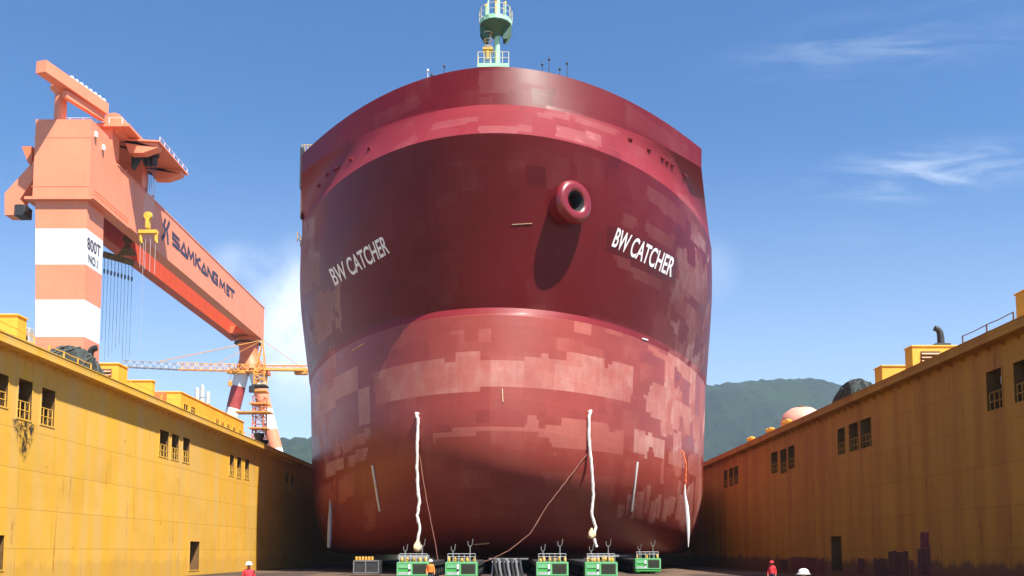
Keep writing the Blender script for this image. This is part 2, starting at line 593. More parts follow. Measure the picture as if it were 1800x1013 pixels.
# ------------------------------------------------------------------ the dock walls
def dock_wall(X, sgn, openings, mats, label, ytop0=-25, ytop1=232):
    """sgn +1: the wall lies on the -X side of its face (left), -1: right. openings: (px0, px1, py0, py1, kind)"""
    root = thing("dock_wall", (X, 60, 0), label, "dock wall")
    zt = 14.3
    lipw, liph = .8, .5
    ops = []
    for px0, px1, py0, py1, kind in openings:
        a, b = atx(px0, (py0 + py1) / 2, X), atx(px1, (py0 + py1) / 2, X)
        c0, c1 = atx((px0 + px1) / 2, py0, X), atx((px0 + px1) / 2, py1, X)
        y0, y1 = sorted((a.y, b.y))
        ops.append((y0, y1, max(.02, c1.z), c0.z, kind))
    ys = sorted({ytop0, ytop1, *[o[0] for o in ops], *[o[1] for o in ops]})
    zs = sorted({0.0, zt, *[o[2] for o in ops], *[o[3] for o in ops]})
    mb = MB()
    for i in range(len(ys) - 1):
        for j in range(len(zs) - 1):
            cy, cz = (ys[i] + ys[i + 1]) / 2, (zs[j] + zs[j + 1]) / 2
            if any(o[0] < cy < o[1] and o[2] < cz < o[3] for o in ops):
                continue
            p = [(X, ys[i], zs[j]), (X, ys[i + 1], zs[j]), (X, ys[i + 1], zs[j + 1]), (X, ys[i], zs[j + 1])]
            mb.add(p, [(0, 1, 2, 3) if sgn > 0 else (3, 2, 1, 0)], 0)
    B = X - sgn * 9
    q = [(ytop0, 0), (ytop1, 0), (ytop1, zt), (ytop0, zt)]
    mb.add([(B, a, b) for a, b in q], [(0, 1, 2, 3)], 0)
    for yy in (ytop0, ytop1):
        mb.add([(X, yy, 0), (B, yy, 0), (B, yy, zt), (X, yy, zt)], [(0, 1, 2, 3)], 0)
    mb.add([(X, ytop0, zt), (X, ytop1, zt), (B, ytop1, zt), (B, ytop0, zt)], [(0, 1, 2, 3)], 0)
    mb.build("wall", mats, root, fixn=False)
    # recesses
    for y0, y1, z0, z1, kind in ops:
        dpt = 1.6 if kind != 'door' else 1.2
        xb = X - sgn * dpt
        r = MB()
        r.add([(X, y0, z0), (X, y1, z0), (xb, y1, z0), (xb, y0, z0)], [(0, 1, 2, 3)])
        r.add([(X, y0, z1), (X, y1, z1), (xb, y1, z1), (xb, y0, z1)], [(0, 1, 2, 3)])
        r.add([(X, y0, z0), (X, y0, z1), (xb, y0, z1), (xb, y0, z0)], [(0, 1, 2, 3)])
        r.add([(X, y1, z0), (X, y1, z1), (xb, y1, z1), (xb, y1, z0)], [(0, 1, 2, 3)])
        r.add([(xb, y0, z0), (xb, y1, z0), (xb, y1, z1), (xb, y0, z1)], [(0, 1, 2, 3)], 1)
        o = r.build("window_recess" if kind != 'door' else "door_recess", [m_recess, m_black if kind != 'door' else m_recess], root, fixn=False)  # dark reveals and black back carry the shade of the opening
        # thin proud frame with rounded feel
        fr = MB()
        xo0, xo1 = X - sgn * .02, X + sgn * .035
        t_ = .09
        for (a0, a1, b0, b1) in ((y0 - t_, y1 + t_, z1, z1 + t_), (y0 - t_, y0, z0, z1), (y1, y1 + t_, z0, z1), (y0 - t_, y1 + t_, z0 - t_, z0)):
            if b1 < .05:
                continue
            fr.box(min(xo0, xo1), max(xo0, xo1), a0, a1, max(b0, .01), b1)
        fr.build("frame", m_wall_l if sgn > 0 else m_wall_r, o)
        if kind == 'rail':
            rl = MB()
            xr = X - sgn * .12
            hh = min(1.05, (z1 - z0) * .46)
            for k in range(4):
                yy = y0 + (y1 - y0) * (k + .0) / 3
                rl.cyl((xr, min(max(yy, y0 + .03), y1 - .03), z0), (xr, min(max(yy, y0 + .03), y1 - .03), z0 + hh), .035, n=6)
            for h in (hh * .5, hh):
                rl.cyl((xr, y0, z0 + h), (xr, y1, z0 + h), .035, n=6)
            rl.build("guard_rail", m_yel_rail if sgn > 0 else m_wall_r, o)
            # lamp in the head of the opening
            lp = MB()
            lp.bevbox(min(X - sgn * .5, X - sgn * .9), max(X - sgn * .5, X - sgn * .9), (y0 + y1) / 2 - .35, (y0 + y1) / 2 + .35, z1 - .75, z1 - .25, .08)
            lp.build("floodlight", m_grey, o)
    # overhanging edge beam
    lp = MB()
    x0, x1 = sorted((X - sgn * .002, X + sgn * lipw))
    lp.box(x0, x1, ytop0, ytop1, zt - liph, zt)
    xx0, xx1 = sorted((X + sgn * (lipw - .12), X + sgn * (lipw + .04)))
    lp.box(xx0, xx1, ytop0, ytop1, zt + .001, zt + .05)
    lp.build("edge_beam", mats[0], root)
    br = MB()
    yy = ytop0 + 1
    while yy < ytop1:
        br.prism([(X, yy, zt - liph), (X + sgn * (lipw - .25), yy, zt - liph), (X, yy, zt - liph - .3)], (0, .05, 0))
        yy += 1.5
    tag(br.build("gusset_row", mats[0], root), kind='stuff')
    return root


L_open = [(-20, 14, 655, 712, 'rail'), (31, 56, 668, 737, 'rail'), (72, 96, 684, 748, 'rail'),
          (280, 296, 757, 803, 'rail'), (301, 314, 764, 808, 'rail'), (321, 333, 770, 813, 'rail'),
          (403, 411, 800, 836, 'rail'), (416, 424, 804, 840, 'rail'), (430, 438, 808, 842, 'rail'),
          (501, 507, 832, 862, 'rail'), (511, 516, 836, 864, 'rail'),
          (333, 350, 952, 1002, 'door'), (-16, 6, 941, 1002, 'door')]
R_open = [(1735, 1762, 650, 720, 'rail'), (1783, 1812, 633, 705, 'rail'),
          (1473, 1486, 753, 799, 'rail'), (1493, 1509, 744, 793, 'rail'), (1513, 1532, 736, 787, 'rail'),
          (1356, 1367, 795, 832, 'rail'), (1372, 1383, 790, 832, 'rail'), (1386, 1397, 784, 824, 'rail'),
          (1273, 1279, 827, 858, 'rail'), (1282, 1289, 823, 855, 'rail'), (1291, 1298, 820, 851, 'rail'),
          (1462, 1480, 943, 1004, 'door')]
WL, WR = -29.0, 27.2
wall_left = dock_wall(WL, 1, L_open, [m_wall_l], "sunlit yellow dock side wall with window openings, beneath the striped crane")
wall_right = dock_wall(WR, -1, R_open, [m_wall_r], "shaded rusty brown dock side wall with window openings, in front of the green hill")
ZD = 14.3


# soot blown out of the second opening, as a thin sheet of stain on the plating
def soot_mat():
    m = bpy.data.materials.new("soot stain")
    m.use_nodes = True
    t = NT(m.node_tree)
    tcd = t.n('ShaderNodeTexCoord')
    gen = tcd.outputs['Generated']
    sp = t.n('ShaderNodeSeparateXYZ')
    t.put(sp.inputs[0], gen)
    n = t.noise(t.mapv(gen, (1, 9, 5)), 1, 5, .7, .6)
    ed = t.math('ABSOLUTE', t.math('SUBTRACT', sp.outputs[1], .5))
    wid = t.math('MULTIPLY', t.math('POWER', sp.outputs[2], .8), .5)
    e = t.ramp(t.math('SUBTRACT', wid, ed), -.02, .22)
    k = t.math('MULTIPLY', e, t.ramp(n, .42, .62))
    b = t.n('ShaderNodeBsdfPrincipled')
    b.inputs['Base Color'].default_value = (.03, .018, .012, 1)
    b.inputs['Roughness'].default_value = .9
    tr = t.n('ShaderNodeBsdfTransparent')
    ms = t.n('ShaderNodeMixShader')
    t.put(ms.inputs[0], k)
    t.t.links.new(tr.outputs[0], ms.inputs[1])
    t.t.links.new(b.outputs[0], ms.inputs[2])
    o = t.n('ShaderNodeOutputMaterial')
    t.t.links.new(ms.outputs[0], o.inputs[0])
    return m


a, b = atx(18, 735, WL), atx(66, 822, WL)
s = MB()
s.add([(WL + .012, a.y, b.z), (WL + .012, b.y, b.z), (WL + .012, b.y, a.z), (WL + .012, a.y, a.z)], [(0, 1, 2, 3)])
s.build("soot_stain", soot_mat(), wall_left)


# ------------------------------------------------------------------ the ship
XC = -1.15
YAW = -.034                      # the hull stands a little askew in the dock
# dc stem depth, B half breadth, L length of entrance, a b plan exponents, zc height at stem, zs height at shoulder
ROWS = [
    ('rim', 84.2, 22.6, 15.2, 1.126, 2.05, 48.75, 47.1),
    ('k1', 83.6, 22.4, 15.05, 1.065, 2.02, 44.64, 44.57),
    ('k2', 79.3, 26.2, 34.7, .997, 1.534, 39.79, 39.79),
    ('m', 81.1, 25.95, 32, .98, 1.57, 33.4, 33.1),
    ('kp', 83.2, 26.1, 35.2, 1.02, 1.66, 24.8, 24.1),
    ('p', 82.8, 26.05, 36, 1.03, 1.68, 24.14, 23.5),
    ('a', 81.8, 25.75, 36.8, 1.05, 1.66, 18, 17.6),
    ('b', 81.3, 25.45, 37, 1.07, 1.62, 13, 12.7),
    ('c', 82.1, 25.3, 36.5, 1.08, 1.6, 9.5, 9.2),
    ('d', 84.4, 25.1, 35.5, 1.08, 1.6, 6.6, 6.2),
    ('e', 87.0, 24.8, 34, 1.08, 1.6, 4.5, 4.1),
    ('f', 90.6, 24.2, 31.5, 1.07, 1.6, 2.9, 2.6),
    ('g', 95.4, 22.9, 28, 1.05, 1.6, 2.0, 1.85),
    ('h', 101, 19.5, 24, 1.02, 1.6, 1.75, 1.7),
]
PR = np.array([r[1:] for r in ROWS])
SUB = [10, 12, 17, 17, 3, 16, 12, 9, 8, 7, 7, 6, 4]
rows = []
seg_of = []
for i in range(len(PR) - 1):
    for k in range(SUB[i]):
        t = k / SUB[i]
        if i in (2, 3):                     # hollow flare through its middle station
            p1, p2 = PR[i], PR[i + 1]
            p0 = PR[2] * 2 - PR[3] if i == 2 else PR[2]
            p3 = PR[4] * 2 - PR[3] if i == 3 else PR[4]
            q = .5 * ((2 * p1) + (-p0 + p2) * t + (2 * p0 - 5 * p1 + 4 * p2 - p3) * t * t + (-p0 + 3 * p1 - 3 * p2 + p3) * t ** 3)
        elif i < 5:
            q = PR[i] * (1 - t) + PR[i + 1] * t
        else:                                # smooth below the painted knuckle
            p0, p1, p2 = PR[max(i - 1, 5)], PR[i], PR[i + 1]
            p3 = PR[min(i + 2, len(PR) - 1)]
            q = .5 * ((2 * p1) + (-p0 + p2) * t + (2 * p0 - 5 * p1 + 4 * p2 - p3) * t * t + (-p0 + 3 * p1 - 3 * p2 + p3) * t ** 3)
        rows.append(q)
        seg_of.append(i)
rows.append(PR[-1])
rows = np.array(rows)
NB, NA, YEND = 180, 14, 220.0
tt = np.concatenate([np.linspace(1 + 1, 1, NA + 1)[:-1], np.linspace(1, -1, 2 * NB + 1), -np.linspace(1, 2, NA + 1)[1:]])
tt = -tt                                     # from left aft round the stem to right aft


def hull_row(q):
    dc, B, L, a_, b_, zc, zs = q
    x = np.zeros_like(tt)
    y = np.zeros_like(tt)
    z = np.zeros_like(tt)
    ab = np.abs(tt)
    th = np.minimum(ab, 1) * math.pi / 2
    k = 1 - np.cos(th) ** b_
    x = np.sign(tt) * B * np.sin(th) ** a_
    y = dc + L * k
    z = zc + (zs - zc) * k ** 1.5
    aft = ab > 1
    fr = (ab[aft] - 1)
    y[aft] = (dc + L) + fr ** 1.4 * (YEND - dc - L)
    yy = y - 105
    return np.stack([XC + x * math.cos(YAW) - np.minimum(yy, 30) * math.sin(YAW), 105 + x * math.sin(YAW) + yy * math.cos(YAW), z], -1)


G = np.stack([hull_row(q) for q in rows])    # rows x columns x 3
NR, NC = G.shape[:2]
P2 = project((G[:-1, :-1] + G[1:, 1:] + G[:-1, 1:] + G[1:, :-1]) / 4)
patch = np.zeros((NR - 1, NC - 1))
rng = np.random.default_rng(5)


def inpoly(poly):
    poly = np.array(poly, float)
    x, y = P2[..., 0], P2[..., 1]
    ins = np.zeros(x.shape, bool)
    n = len(poly)
    for i in range(n):
        x0, y0 = poly[i]
        x1, y1 = poly[(i + 1) % n]
        c = ((y0 > y) != (y1 > y)) & (x < (x1 - x0) * (y - y0) / (y1 - y0 + 1e-9) + x0)
        ins ^= c
    return ins


arc = np.concatenate([np.zeros((NR, 1)), np.cumsum(np.linalg.norm(np.diff(G, axis=1), axis=-1), axis=1)], axis=1)
mid = NC // 2
arc = arc - arc[:, mid:mid + 1]
dep = np.concatenate([np.zeros((1, NC)), np.cumsum(np.linalg.norm(np.diff(G, axis=0), axis=-1), axis=0)], axis=0)
fa = (arc[:-1, :-1] + arc[1:, 1:]) / 2        # metres round the hull
fd = (dep[:-1, :-1] + dep[1:, 1:]) / 2        # metres down the plating
zz = (G[:-1, :-1, 2] + G[1:, 1:, 2]) / 2
segf = np.array(seg_of)[:, None] * np.ones((1, NC - 1), int)
# plate by plate tone
cell = (np.floor(fa / 3.1 + 100).astype(int) * 131 + np.floor(fd / 2.6).astype(int) * 17) % 9973
tone = rng.random(9973)[cell]
cell3 = (np.floor(fa / 6.3 + 100).astype(int) * 37 + np.floor(fd / 1.9).astype(int) * 53) % 9973
tone3 = rng.random(9973)[cell3]
cell2 = (np.floor(fa / 1.3 + 100).astype(int) * 71 + np.floor(fd / 1.1).astype(int) * 29) % 9973
tone2 = rng.random(9973)[cell2]
patch += (tone - .5) * np.where(zz > 24.5, .30, .20)
patch += np.where((zz < 23) & (zz > 6), (tone3 - .45) * .38, 0)
flank = (np.abs(fa) > 24) & (zz > 5) & (zz < 38) & (segf > 1)
patch = np.where(flank & (tone > np.where(zz > 23, .68, .60)) & (tone2 > .06), .50 + .4 * rng.random(9973)[cell3], patch)
patch += np.where(tone2 > .93, .12, 0) - np.where(tone2 < .06, .15, 0)


def lay(poly, val, jag=0.0):
    """repaired coating: stepped edges come from the plates themselves"""
    m_ = inpoly(poly)
    if jag:
        m_ &= tone2 > jag
    patch[m_] = val + (tone[m_] - .5) * .12


# lower hull: pale fields
lay([(655, 657), (698, 647), (769, 629), (770, 634), (801, 634), (803, 620), (843, 615), (845, 636), (923, 634), (924, 625), (962, 625), (962, 634), (997, 636),
     (998, 617), (1061, 631), (1062, 643), (1074, 645), (1075, 634), (1115, 647), (1109, 712), (1040, 696), (944, 682), (880, 680), (769, 693), (662, 714)], .72)
lay([(1008, 563), (1038, 568), (1038, 590), (1008, 584)], .5)
lay([(1063, 575), (1094, 586), (1094, 594), (1063, 586)], .4)
lay([(762, 765), (800, 755), (880, 749), (926, 748), (926, 732), (945, 732), (946, 750), (985, 750), (987, 732), (1068, 744), (1072, 760), (1097, 753), (1095, 799),
     (1008, 792), (969, 785), (965, 773), (947, 771), (944, 762), (880, 757), (823, 764), (762, 775)], .5)
lay([(951, 831), (1004, 828), (1029, 833), (1083, 840), (1074, 888), (1008, 862), (960, 850)], .28)
lay([(700, 780), (735, 772), (735, 812), (700, 815)], .15)
for pl, vv in (
        ([(1128, 700), (1143, 690), (1143, 677), (1155, 673), (1172, 680), (1175, 695), (1171, 743), (1150, 735), (1137, 725), (1137, 702)], .75),
        ([(1182, 705), (1192, 702), (1213, 715), (1216, 722), (1212, 768), (1202, 765), (1200, 735), (1195, 735), (1193, 757), (1179, 747)], .75),
        ([(1219, 727), (1229, 732), (1231, 780), (1217, 772)], .75),
        ([(1116, 756), (1122, 752), (1133, 757), (1135, 765), (1145, 758), (1150, 772), (1168, 775), (1166, 810), (1150, 805), (1148, 788), (1140, 785), (1138, 805), (1112, 793)], .8),
        ([(1175, 793), (1205, 790), (1203, 825), (1174, 813)], .7), ([(1210, 800), (1230, 795), (1232, 840), (1210, 835)], .7),
        ([(1141, 606), (1183, 632), (1180, 643), (1138, 615)], .6), ([(1190, 628), (1218, 650), (1218, 678), (1200, 662), (1187, 645)], .8)):
    lay(pl, vv)
for x0, x1, y0, y1 in ((1100, 1108, 872, 905), (1110, 1118, 880, 912), (1119, 1131, 862, 915), (1135, 1141, 850, 900), (1142, 1152, 878, 918), (1155, 1160, 868, 912),
                       (1165, 1172, 880, 915), (1174, 1186, 872, 905), (1189, 1196, 845, 915), (1199, 1205, 860, 935), (1209, 1216, 850, 950), (1220, 1231, 840, 940), (1085, 1096, 888, 910)):
    lay([(x0 + 3, y0), (x1 + 3, y0), (x1 - 2, y1), (x0 - 2, y1)], .75)
# left quarter: chalky plates
for x0, x1, y0, y1, vv in ((534, 553, 384, 418, .95), (528, 562, 448, 512, .85), (553, 598, 505, 560, .8), (556, 600, 548, 590, .75), (587, 630, 650, 692, .6), (630, 650, 680, 745, .65),
                           (553, 590, 684, 725, .65), (587, 652, 765, 785, .5), (608, 646, 792, 812, .55), (573, 605, 806, 830, .6), (553, 570, 730, 765, .55), (596, 622, 835, 880, .4),
                           (556, 590, 850, 900, .3), (640, 660, 880, 930, .25)):
    dyy = (x1 - x0) * .55
    lay([(x0, y0 + dyy * .6), (x1, y0 - dyy * .4), (x1, y1 - dyy * .4), (x0, y1 + dyy * .6)], min(1.05, vv + .3), .12)
# right quarter of the flare
for pl, vv in (([(1190, 338), (1207, 345), (1230, 380), (1244, 432), (1236, 430), (1218, 398), (1200, 368)], .55),
               ([(1216, 385), (1240, 428), (1240, 446), (1214, 418)], .8), ([(1192, 452), (1222, 470), (1246, 500), (1240, 540), (1196, 505)], .75),
               ([(1176, 500), (1228, 548), (1238, 600), (1186, 545)], .7), ([(1136, 322), (1206, 372), (1204, 402), (1140, 352)], .38),
               ([(1096, 372), (1122, 382), (1118, 402), (1092, 392)], .42), ([(1137, 388), (1187, 418), (1182, 440), (1133, 408)], .5),
               ([(1076, 440), (1160, 488), (1164, 508), (1112, 484), (1082, 462)], .42), ([(1010, 270), (1060, 285), (1058, 330), (1015, 318)], .22),
               ([(890, 262), (950, 265), (1000, 280), (1000, 330), (948, 330), (930, 300), (890, 300)], .2), ([(925, 290), (960, 292), (960, 330), (926, 328)], -.35),
               ([(1068, 396), (1082, 396), (1190, 452), (1188, 494), (1170, 492), (1066, 442)], -.42), ([(1148, 560), (1162, 545), (1190, 590), (1186, 620), (1150, 600)], .35),
               ([(1072, 262), (1092, 270), (1088, 302), (1068, 294)], -.4)):
    lay(pl, vv)
# sheer band and bulwark: sanded plates
for pl, vv in (([(842, 222), (935, 220), (935, 233), (842, 234)], .6), ([(978, 222), (1056, 236), (1056, 260), (978, 240)], .65), ([(945, 196), (1000, 200), (1000, 210), (945, 206)], .5),
               ([(760, 218), (840, 205), (840, 213), (760, 230)], .35), ([(690, 262), (730, 236), (735, 246), (700, 272)], .35), ([(1010, 205), (1090, 228), (1090, 238), (1010, 216)], .4),
               ([(842, 128), (935, 124), (935, 158), (842, 165)], .28), ([(935, 155), (975, 157), (975, 186), (935, 183)], -.4), ([(655, 206), (735, 165), (740, 185), (660, 226)], .25),
               ([(1100, 180), (1210, 258), (1210, 280), (1100, 215)], .2), ([(905, 122), (965, 125), (965, 150), (905, 148)], -.25)):
    lay(pl, vv)

verts = G.reshape(-1, 3).tolist()
faces, fmi, fpatch = [], [], []
fc_col_l, fc_col_r = NA - 1, NC - 1 - (NA - 1)      # forecastle stops just aft of the shoulder
for i in range(NR - 1):
    sg = seg_of[i]
    for j in range(NC - 1):
        if sg < 2 and not (fc_col_l <= j < fc_col_r):
            continue
        faces.append((i * NC + j, (i + 1) * NC + j, (i + 1) * NC + j + 1, i * NC + j + 1))
        fmi.append(1 if sg in (0, 2, 3) else 2 if sg in (1, 4) else 0)  # sheer band and knuckle strip take the sunlit maroon
        fpatch.append(patch[i, j])
nf_skin = len(faces)
# inner bulwark, forecastle deck, its after bulkhead, main deck, flat bottom, after end
inner0 = len(verts)
q = PR[0].copy()
q[0] += .3
q[1] -= .3
for dz in (0, 1.25):
    rr = hull_row(q)
    rr[:, 2] -= dz
    verts += rr.tolist()


def addf(f, mi):
    faces.append(f)
    fmi.append(mi)
    fpatch.append(0.0)


for j in range(fc_col_l, fc_col_r):
    addf((j, j + 1, inner0 + j + 1, inner0 + j), 1)
    addf((inner0 + j, inner0 + j + 1, inner0 + NC + j + 1, inner0 + NC + j), 1)
addf(tuple(inner0 + NC + j for j in range(fc_col_l, fc_col_r + 1)), 3)
k2i = SUB[0] + SUB[1]
for jj in (0,):
    addf(tuple([i * NC + fc_col_l for i in range(0, k2i + 1)] + [i * NC + fc_col_r for i in range(k2i, -1, -1)]), 1)
addf(tuple(k2i * NC + j for j in list(range(0, fc_col_l + 1)) + list(range(fc_col_r, NC))), 3)
addf(tuple((NR - 1) * NC + j for j in range(NC)), 0)
addf(tuple([i * NC for i in range(k2i, NR)] + [i * NC + NC - 1 for i in range(NR - 1, k2i - 1, -1)]), 1)

ship = thing("ship", (XC, 110, 1.95), "huge blunt bowed red ship hull lettered with its name, standing on trailers", "ship")
SO = ship.location
me = bpy.data.meshes.new("hull")
me.from_pydata([(a - SO.x, b - SO.y, c - SO.z) for a, b, c in verts], [], faces)
for m in (m_hull_lo, m_hull_up, m_hull_lit, m_deck):
    me.materials.append(m)
me.polygons.foreach_set('material_index', fmi)
at_p = me.attributes.new("patch", 'FLOAT', 'FACE')
at_p.data.foreach_set('value', np.array(fpatch, dtype=np.float32))
uvl = me.uv_layers.new(name="plating")
UA = np.concatenate([arc.reshape(-1), np.zeros(2 * NC)])
UD = np.concatenate([dep.reshape(-1), np.zeros(2 * NC)])
vi = np.zeros(len(me.loops), dtype=np.int32)
me.loops.foreach_get('vertex_index', vi)
uvl.data.foreach_set('uv', np.stack([UA[vi], UD[vi]], -1).astype(np.float32).reshape(-1))
me.polygons.foreach_set('use_smooth', [k < nf_skin for k in range(len(faces))])
me.update()
me.set_sharp_from_angle(angle=R(26))
hull = bpy.data.objects.new("hull", me)
C.objects.link(hull)
hull.parent = ship
bvh = BVHTree.FromPolygons([Vector(x) for x in verts], faces[:nf_skin])


def hit(px, py, off=0.0):
    p, n, i, d = bvh.ray_cast(Vector((0, 0, EYE)), ray(px, py).normalized())
    if p is None:
        return None, None
    if n.dot(p - Vector((0, 0, EYE))) > 0:
        n = -n
    return p + n * off, n


def quad(bl, br_, tr_, tl):
    def fn(a_, b_):
        x = (1 - b_) * ((1 - a_) * bl[0] + a_ * br_[0]) + b_ * ((1 - a_) * tl[0] + a_ * tr_[0])
        y = (1 - b_) * ((1 - a_) * bl[1] + a_ * br_[1]) + b_ * ((1 - a_) * tl[1] + a_ * tr_[1])
        return hit(x, y, .045)[0]
    return fn


for qd in (((590, 503), (686, 445), (675, 413), (578, 474)), ((1074, 433), (1179, 488), (1188, 455), (1086, 400))):
    tx = MB()
    place_text(tx, "BW CATCHER", quad(*qd), .018, .98)
    tx.build("name_lettering", m_letter, ship, fixn=False)

# the flared mooring pipe on the bow
bp_, bn = hit(995, 362)
ax = Vector((.58, -.81, .0)).normalized()
rot = ax.to_track_quat('Z', 'Y').to_matrix().to_4x4()
Mx = Matrix.Translation(bp_) @ rot
prof = [(1.66, -2.50), (1.66, -0.30), (1.70, 0.10), (1.80, 0.40), (1.94, 0.65), (2.02, 0.95), (1.98, 1.25), (1.80, 1.50), (1.52, 1.62), (1.22, 1.60), (.96, 1.48), (.78, 1.26), (.68, 0.90), (.66, 0.50), (.66, -1.00)]
pm = MB()
pm.lathe(prof, 0, 0, 40, 0, 0, Mx)
pm.f.pop()
pm.mi.pop()
pm.mi[40 * 10:40 * 14] = [1] * 160  # bore faces blackened to stand for the shade inside the pipe
pm.lathe([(.665, -.3), (.62, -.35)], 0, 0, 24, 1, 0, Mx)
pm.build("mooring_pipe", [m_maroon, m_black], ship, smooth=True, fixn=False)

# lugs along the sheer band, small pads on the flare
for px, py in ((588, 300), (593, 297), (575, 308), (618, 281), (650, 262), (560, 327), (1107, 246), (1140, 264), (1164, 279), (1172, 285), (1181, 291), (1203, 309)):
    p, n = hit(px, py)
    lg = MB()
    sd = Vector((0, 0, 1)).cross(n).normalized()
    lg.beam(p - sd * .28, p + sd * .28, .3, .2, 0, n)
    lg.cyl(p - sd * .13, p - sd * .13 + n * .28, .1, n=8)
    lg.cyl(p + sd * .13, p + sd * .13 + n * .28, .1, n=8)
    lg.build("mooring_lug", m_maroon, ship)
for a, b, wd in (((900, 395), (935, 393), .05), ((620, 617), (641, 604), .07), ((1128, 595), (1138, 598), .13), ((883, 684), (884, 707), .06), ((860, 955), (833, 957), .1)):
    p, n = hit(*a, .05)
    p2, _ = hit(*b, .05)
    if p and p2:
        lg = MB()
        lg.beam(p, p2, wd, .08, 0, n)
        lg.build("weld_bracket", m_bag if wd < .12 else m_letter, ship)
# welded draught boards down both bilges
for pts in (((655, 818), (668, 898)), ((1120, 812), (1110, 898))):
    lg = MB()
    for k in range(8):
        p, n = hit(pts[0][0] + (pts[1][0] - pts[0][0]) * k / 8, pts[0][1] + (pts[1][1] - pts[0][1]) * k / 8, .06)
        p2, _ = hit(pts[0][0] + (pts[1][0] - pts[0][0]) * (k + 1) / 8, pts[0][1] + (pts[1][1] - pts[0][1]) * (k + 1) / 8, .06)
        lg.beam(p, p2, .26, .1, 0, n)
    lg.build("pale_strip", m_hose, ship)

# foremast
my = 86.0
mx = at(874, 110, my).x
zb = at(874, 116, my - 1.6).z
mast = MB()
zp1 = at(874, 62, my - 1).z
zp2 = at(874, 28, my - 1.5).z
mast.cyl((mx, my, 45.4), (mx, my, zp2 + 6), .31, .27, 20)
mo = mast.build("mast", m_green, ship, smooth=True)
pl = MB()
x0, x1 = at(839, 110, my - 1.6).x, at(895, 110, my - 1.6).x
pl.box(x0, x1, my - 1.6, my + 1.6, zb - .1, zb + .28)
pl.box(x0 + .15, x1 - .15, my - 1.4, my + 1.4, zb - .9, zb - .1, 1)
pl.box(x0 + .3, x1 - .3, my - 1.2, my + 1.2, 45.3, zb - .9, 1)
po = pl.build("lower_platform", [m_green, m_green_shade], ship)


def railing(x0, x1, y0, y1, z, h, parent, m_, nx=5):
    r = MB()
    cs = [(x0, y0), (x1, y0), (x1, y1), (x0, y1)]
    for i in range(4):
        a_, b_ = cs[i], cs[(i + 1) % 4]
        nn = nx if i % 2 == 0 else 3
        for k in range(nn):
            t = k / nn
            xx, yy = a_[0] + (b_[0] - a_[0]) * t, a_[1] + (b_[1] - a_[1]) * t
            r.cyl((xx, yy, z), (xx, yy, z + h), .04, n=6)
        for hh in (.5, 1):
            r.cyl((*a_, z + h * hh), (*b_, z + h * hh), .032, n=6)
    return r.build("railing", m_, parent)


railing(x0 + .05, x1 - .05, my - 1.55, my + 1.55, zb + .28, 1.15, po, m_rail_pale)
# crow's nest: a conical bowl under an upper platform
bw = MB()
r_ = (at(900, 30, my).x - at(843, 30, my).x) / 2
cxn = at(871.5, 30, my).x
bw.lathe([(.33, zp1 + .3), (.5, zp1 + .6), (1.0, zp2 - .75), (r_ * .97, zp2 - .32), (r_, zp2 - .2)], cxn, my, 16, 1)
bw.lathe([(r_, zp2 - .2), (r_ * 1.0, zp2 + .22), (r_ * .9, zp2 + .23)], cxn, my, 16, 0)
for sg2 in (-1, 1):
    for dy2 in (-.5, .4):
        bw.prism([(cxn + sg2 * .75, my + dy2, zp1 - .1), (cxn + sg2 * 1.15, my + dy2, zp1 - .05), (cxn + sg2 * r_ * .98, my + dy2, zp2 - .9), (cxn + sg2 * r_ * .94, my + dy2, zp2 - .32), (cxn + sg2 * .6, my + dy2, zp2 - .7)], (0, .05, 0), 1)
bo = bw.build("crow_nest", [m_green, m_green_shade], ship)
rr = MB()
for k in range(12):
    a_ = 2 * math.pi * k / 12
    b_ = 2 * math.pi * (k + 1) / 12
    p = (cxn + r_ * math.cos(a_), my + r_ * math.sin(a_))
    p2 = (cxn + r_ * math.cos(b_), my + r_ * math.sin(b_))
    rr.cyl((*p, zp2 + .2), (*p, zp2 + 1.4), .04, n=6)
    for hh in (.8, 1.38):
        rr.cyl((*p, zp2 + hh), (*p2, zp2 + hh), .03, n=6)
rr.build("railing", m_rail_pale, bo)
for dx, c_, h_ in ((-.95, 0, 1.3), (-.72, 0, 2.2), (.0, 1, 1.9), (.95, 0, 1.6)):
    lm = MB()
    lm.cyl((cxn + dx, my - .9, zp2 + .3), (cxn + dx, my - .9, zp2 + h_), .09, n=10, mi=c_)
    lm.cyl((cxn + dx, my - .9, zp2 + h_), (cxn + dx, my - .9, zp2 + h_ + .25), .14, .06, n=10, mi=1)
    lm.build("lamp_post", [m_green, m_yel_rail], bo, smooth=True)
# caged ladder on the left of the mast
ld = MB()
lx = at(858, 80, my).x
for dx in (-.28, .28):
    ld.cyl((lx + dx, my - .2, zb + .3), (lx + dx, my - .2, zp2 - .2), .05, n=6)
zz_ = zb + .5
while zz_ < zp2 - .3:
    ld.cyl((lx - .28, my - .2, zz_), (lx + .28, my - .2, zz_), .035, n=6)
    zz_ += .35
for k in range(6):
    zc_ = zb + 1.8 + k * .75
    ring = [(lx + .45 * math.cos(R(a_)), my - .2 - .5 * abs(math.sin(R(a_))), zc_) for a_ in range(0, 181, 30)]
    ld.tube(ring, .035, 6)
ld.build("caged_ladder", m_rail_pale, ship)
hp = MB()
hp.box(lx - .5, lx + .5, my - .9, my, zp1 - 1.35, zp1 - 1.15)
hp.box(lx - .12, lx + .12, my - .85, my - .7, zp1 - 2.3, zp1 - 1.35)
hp.build("ladder_bracket", m_yel_rail, ship)
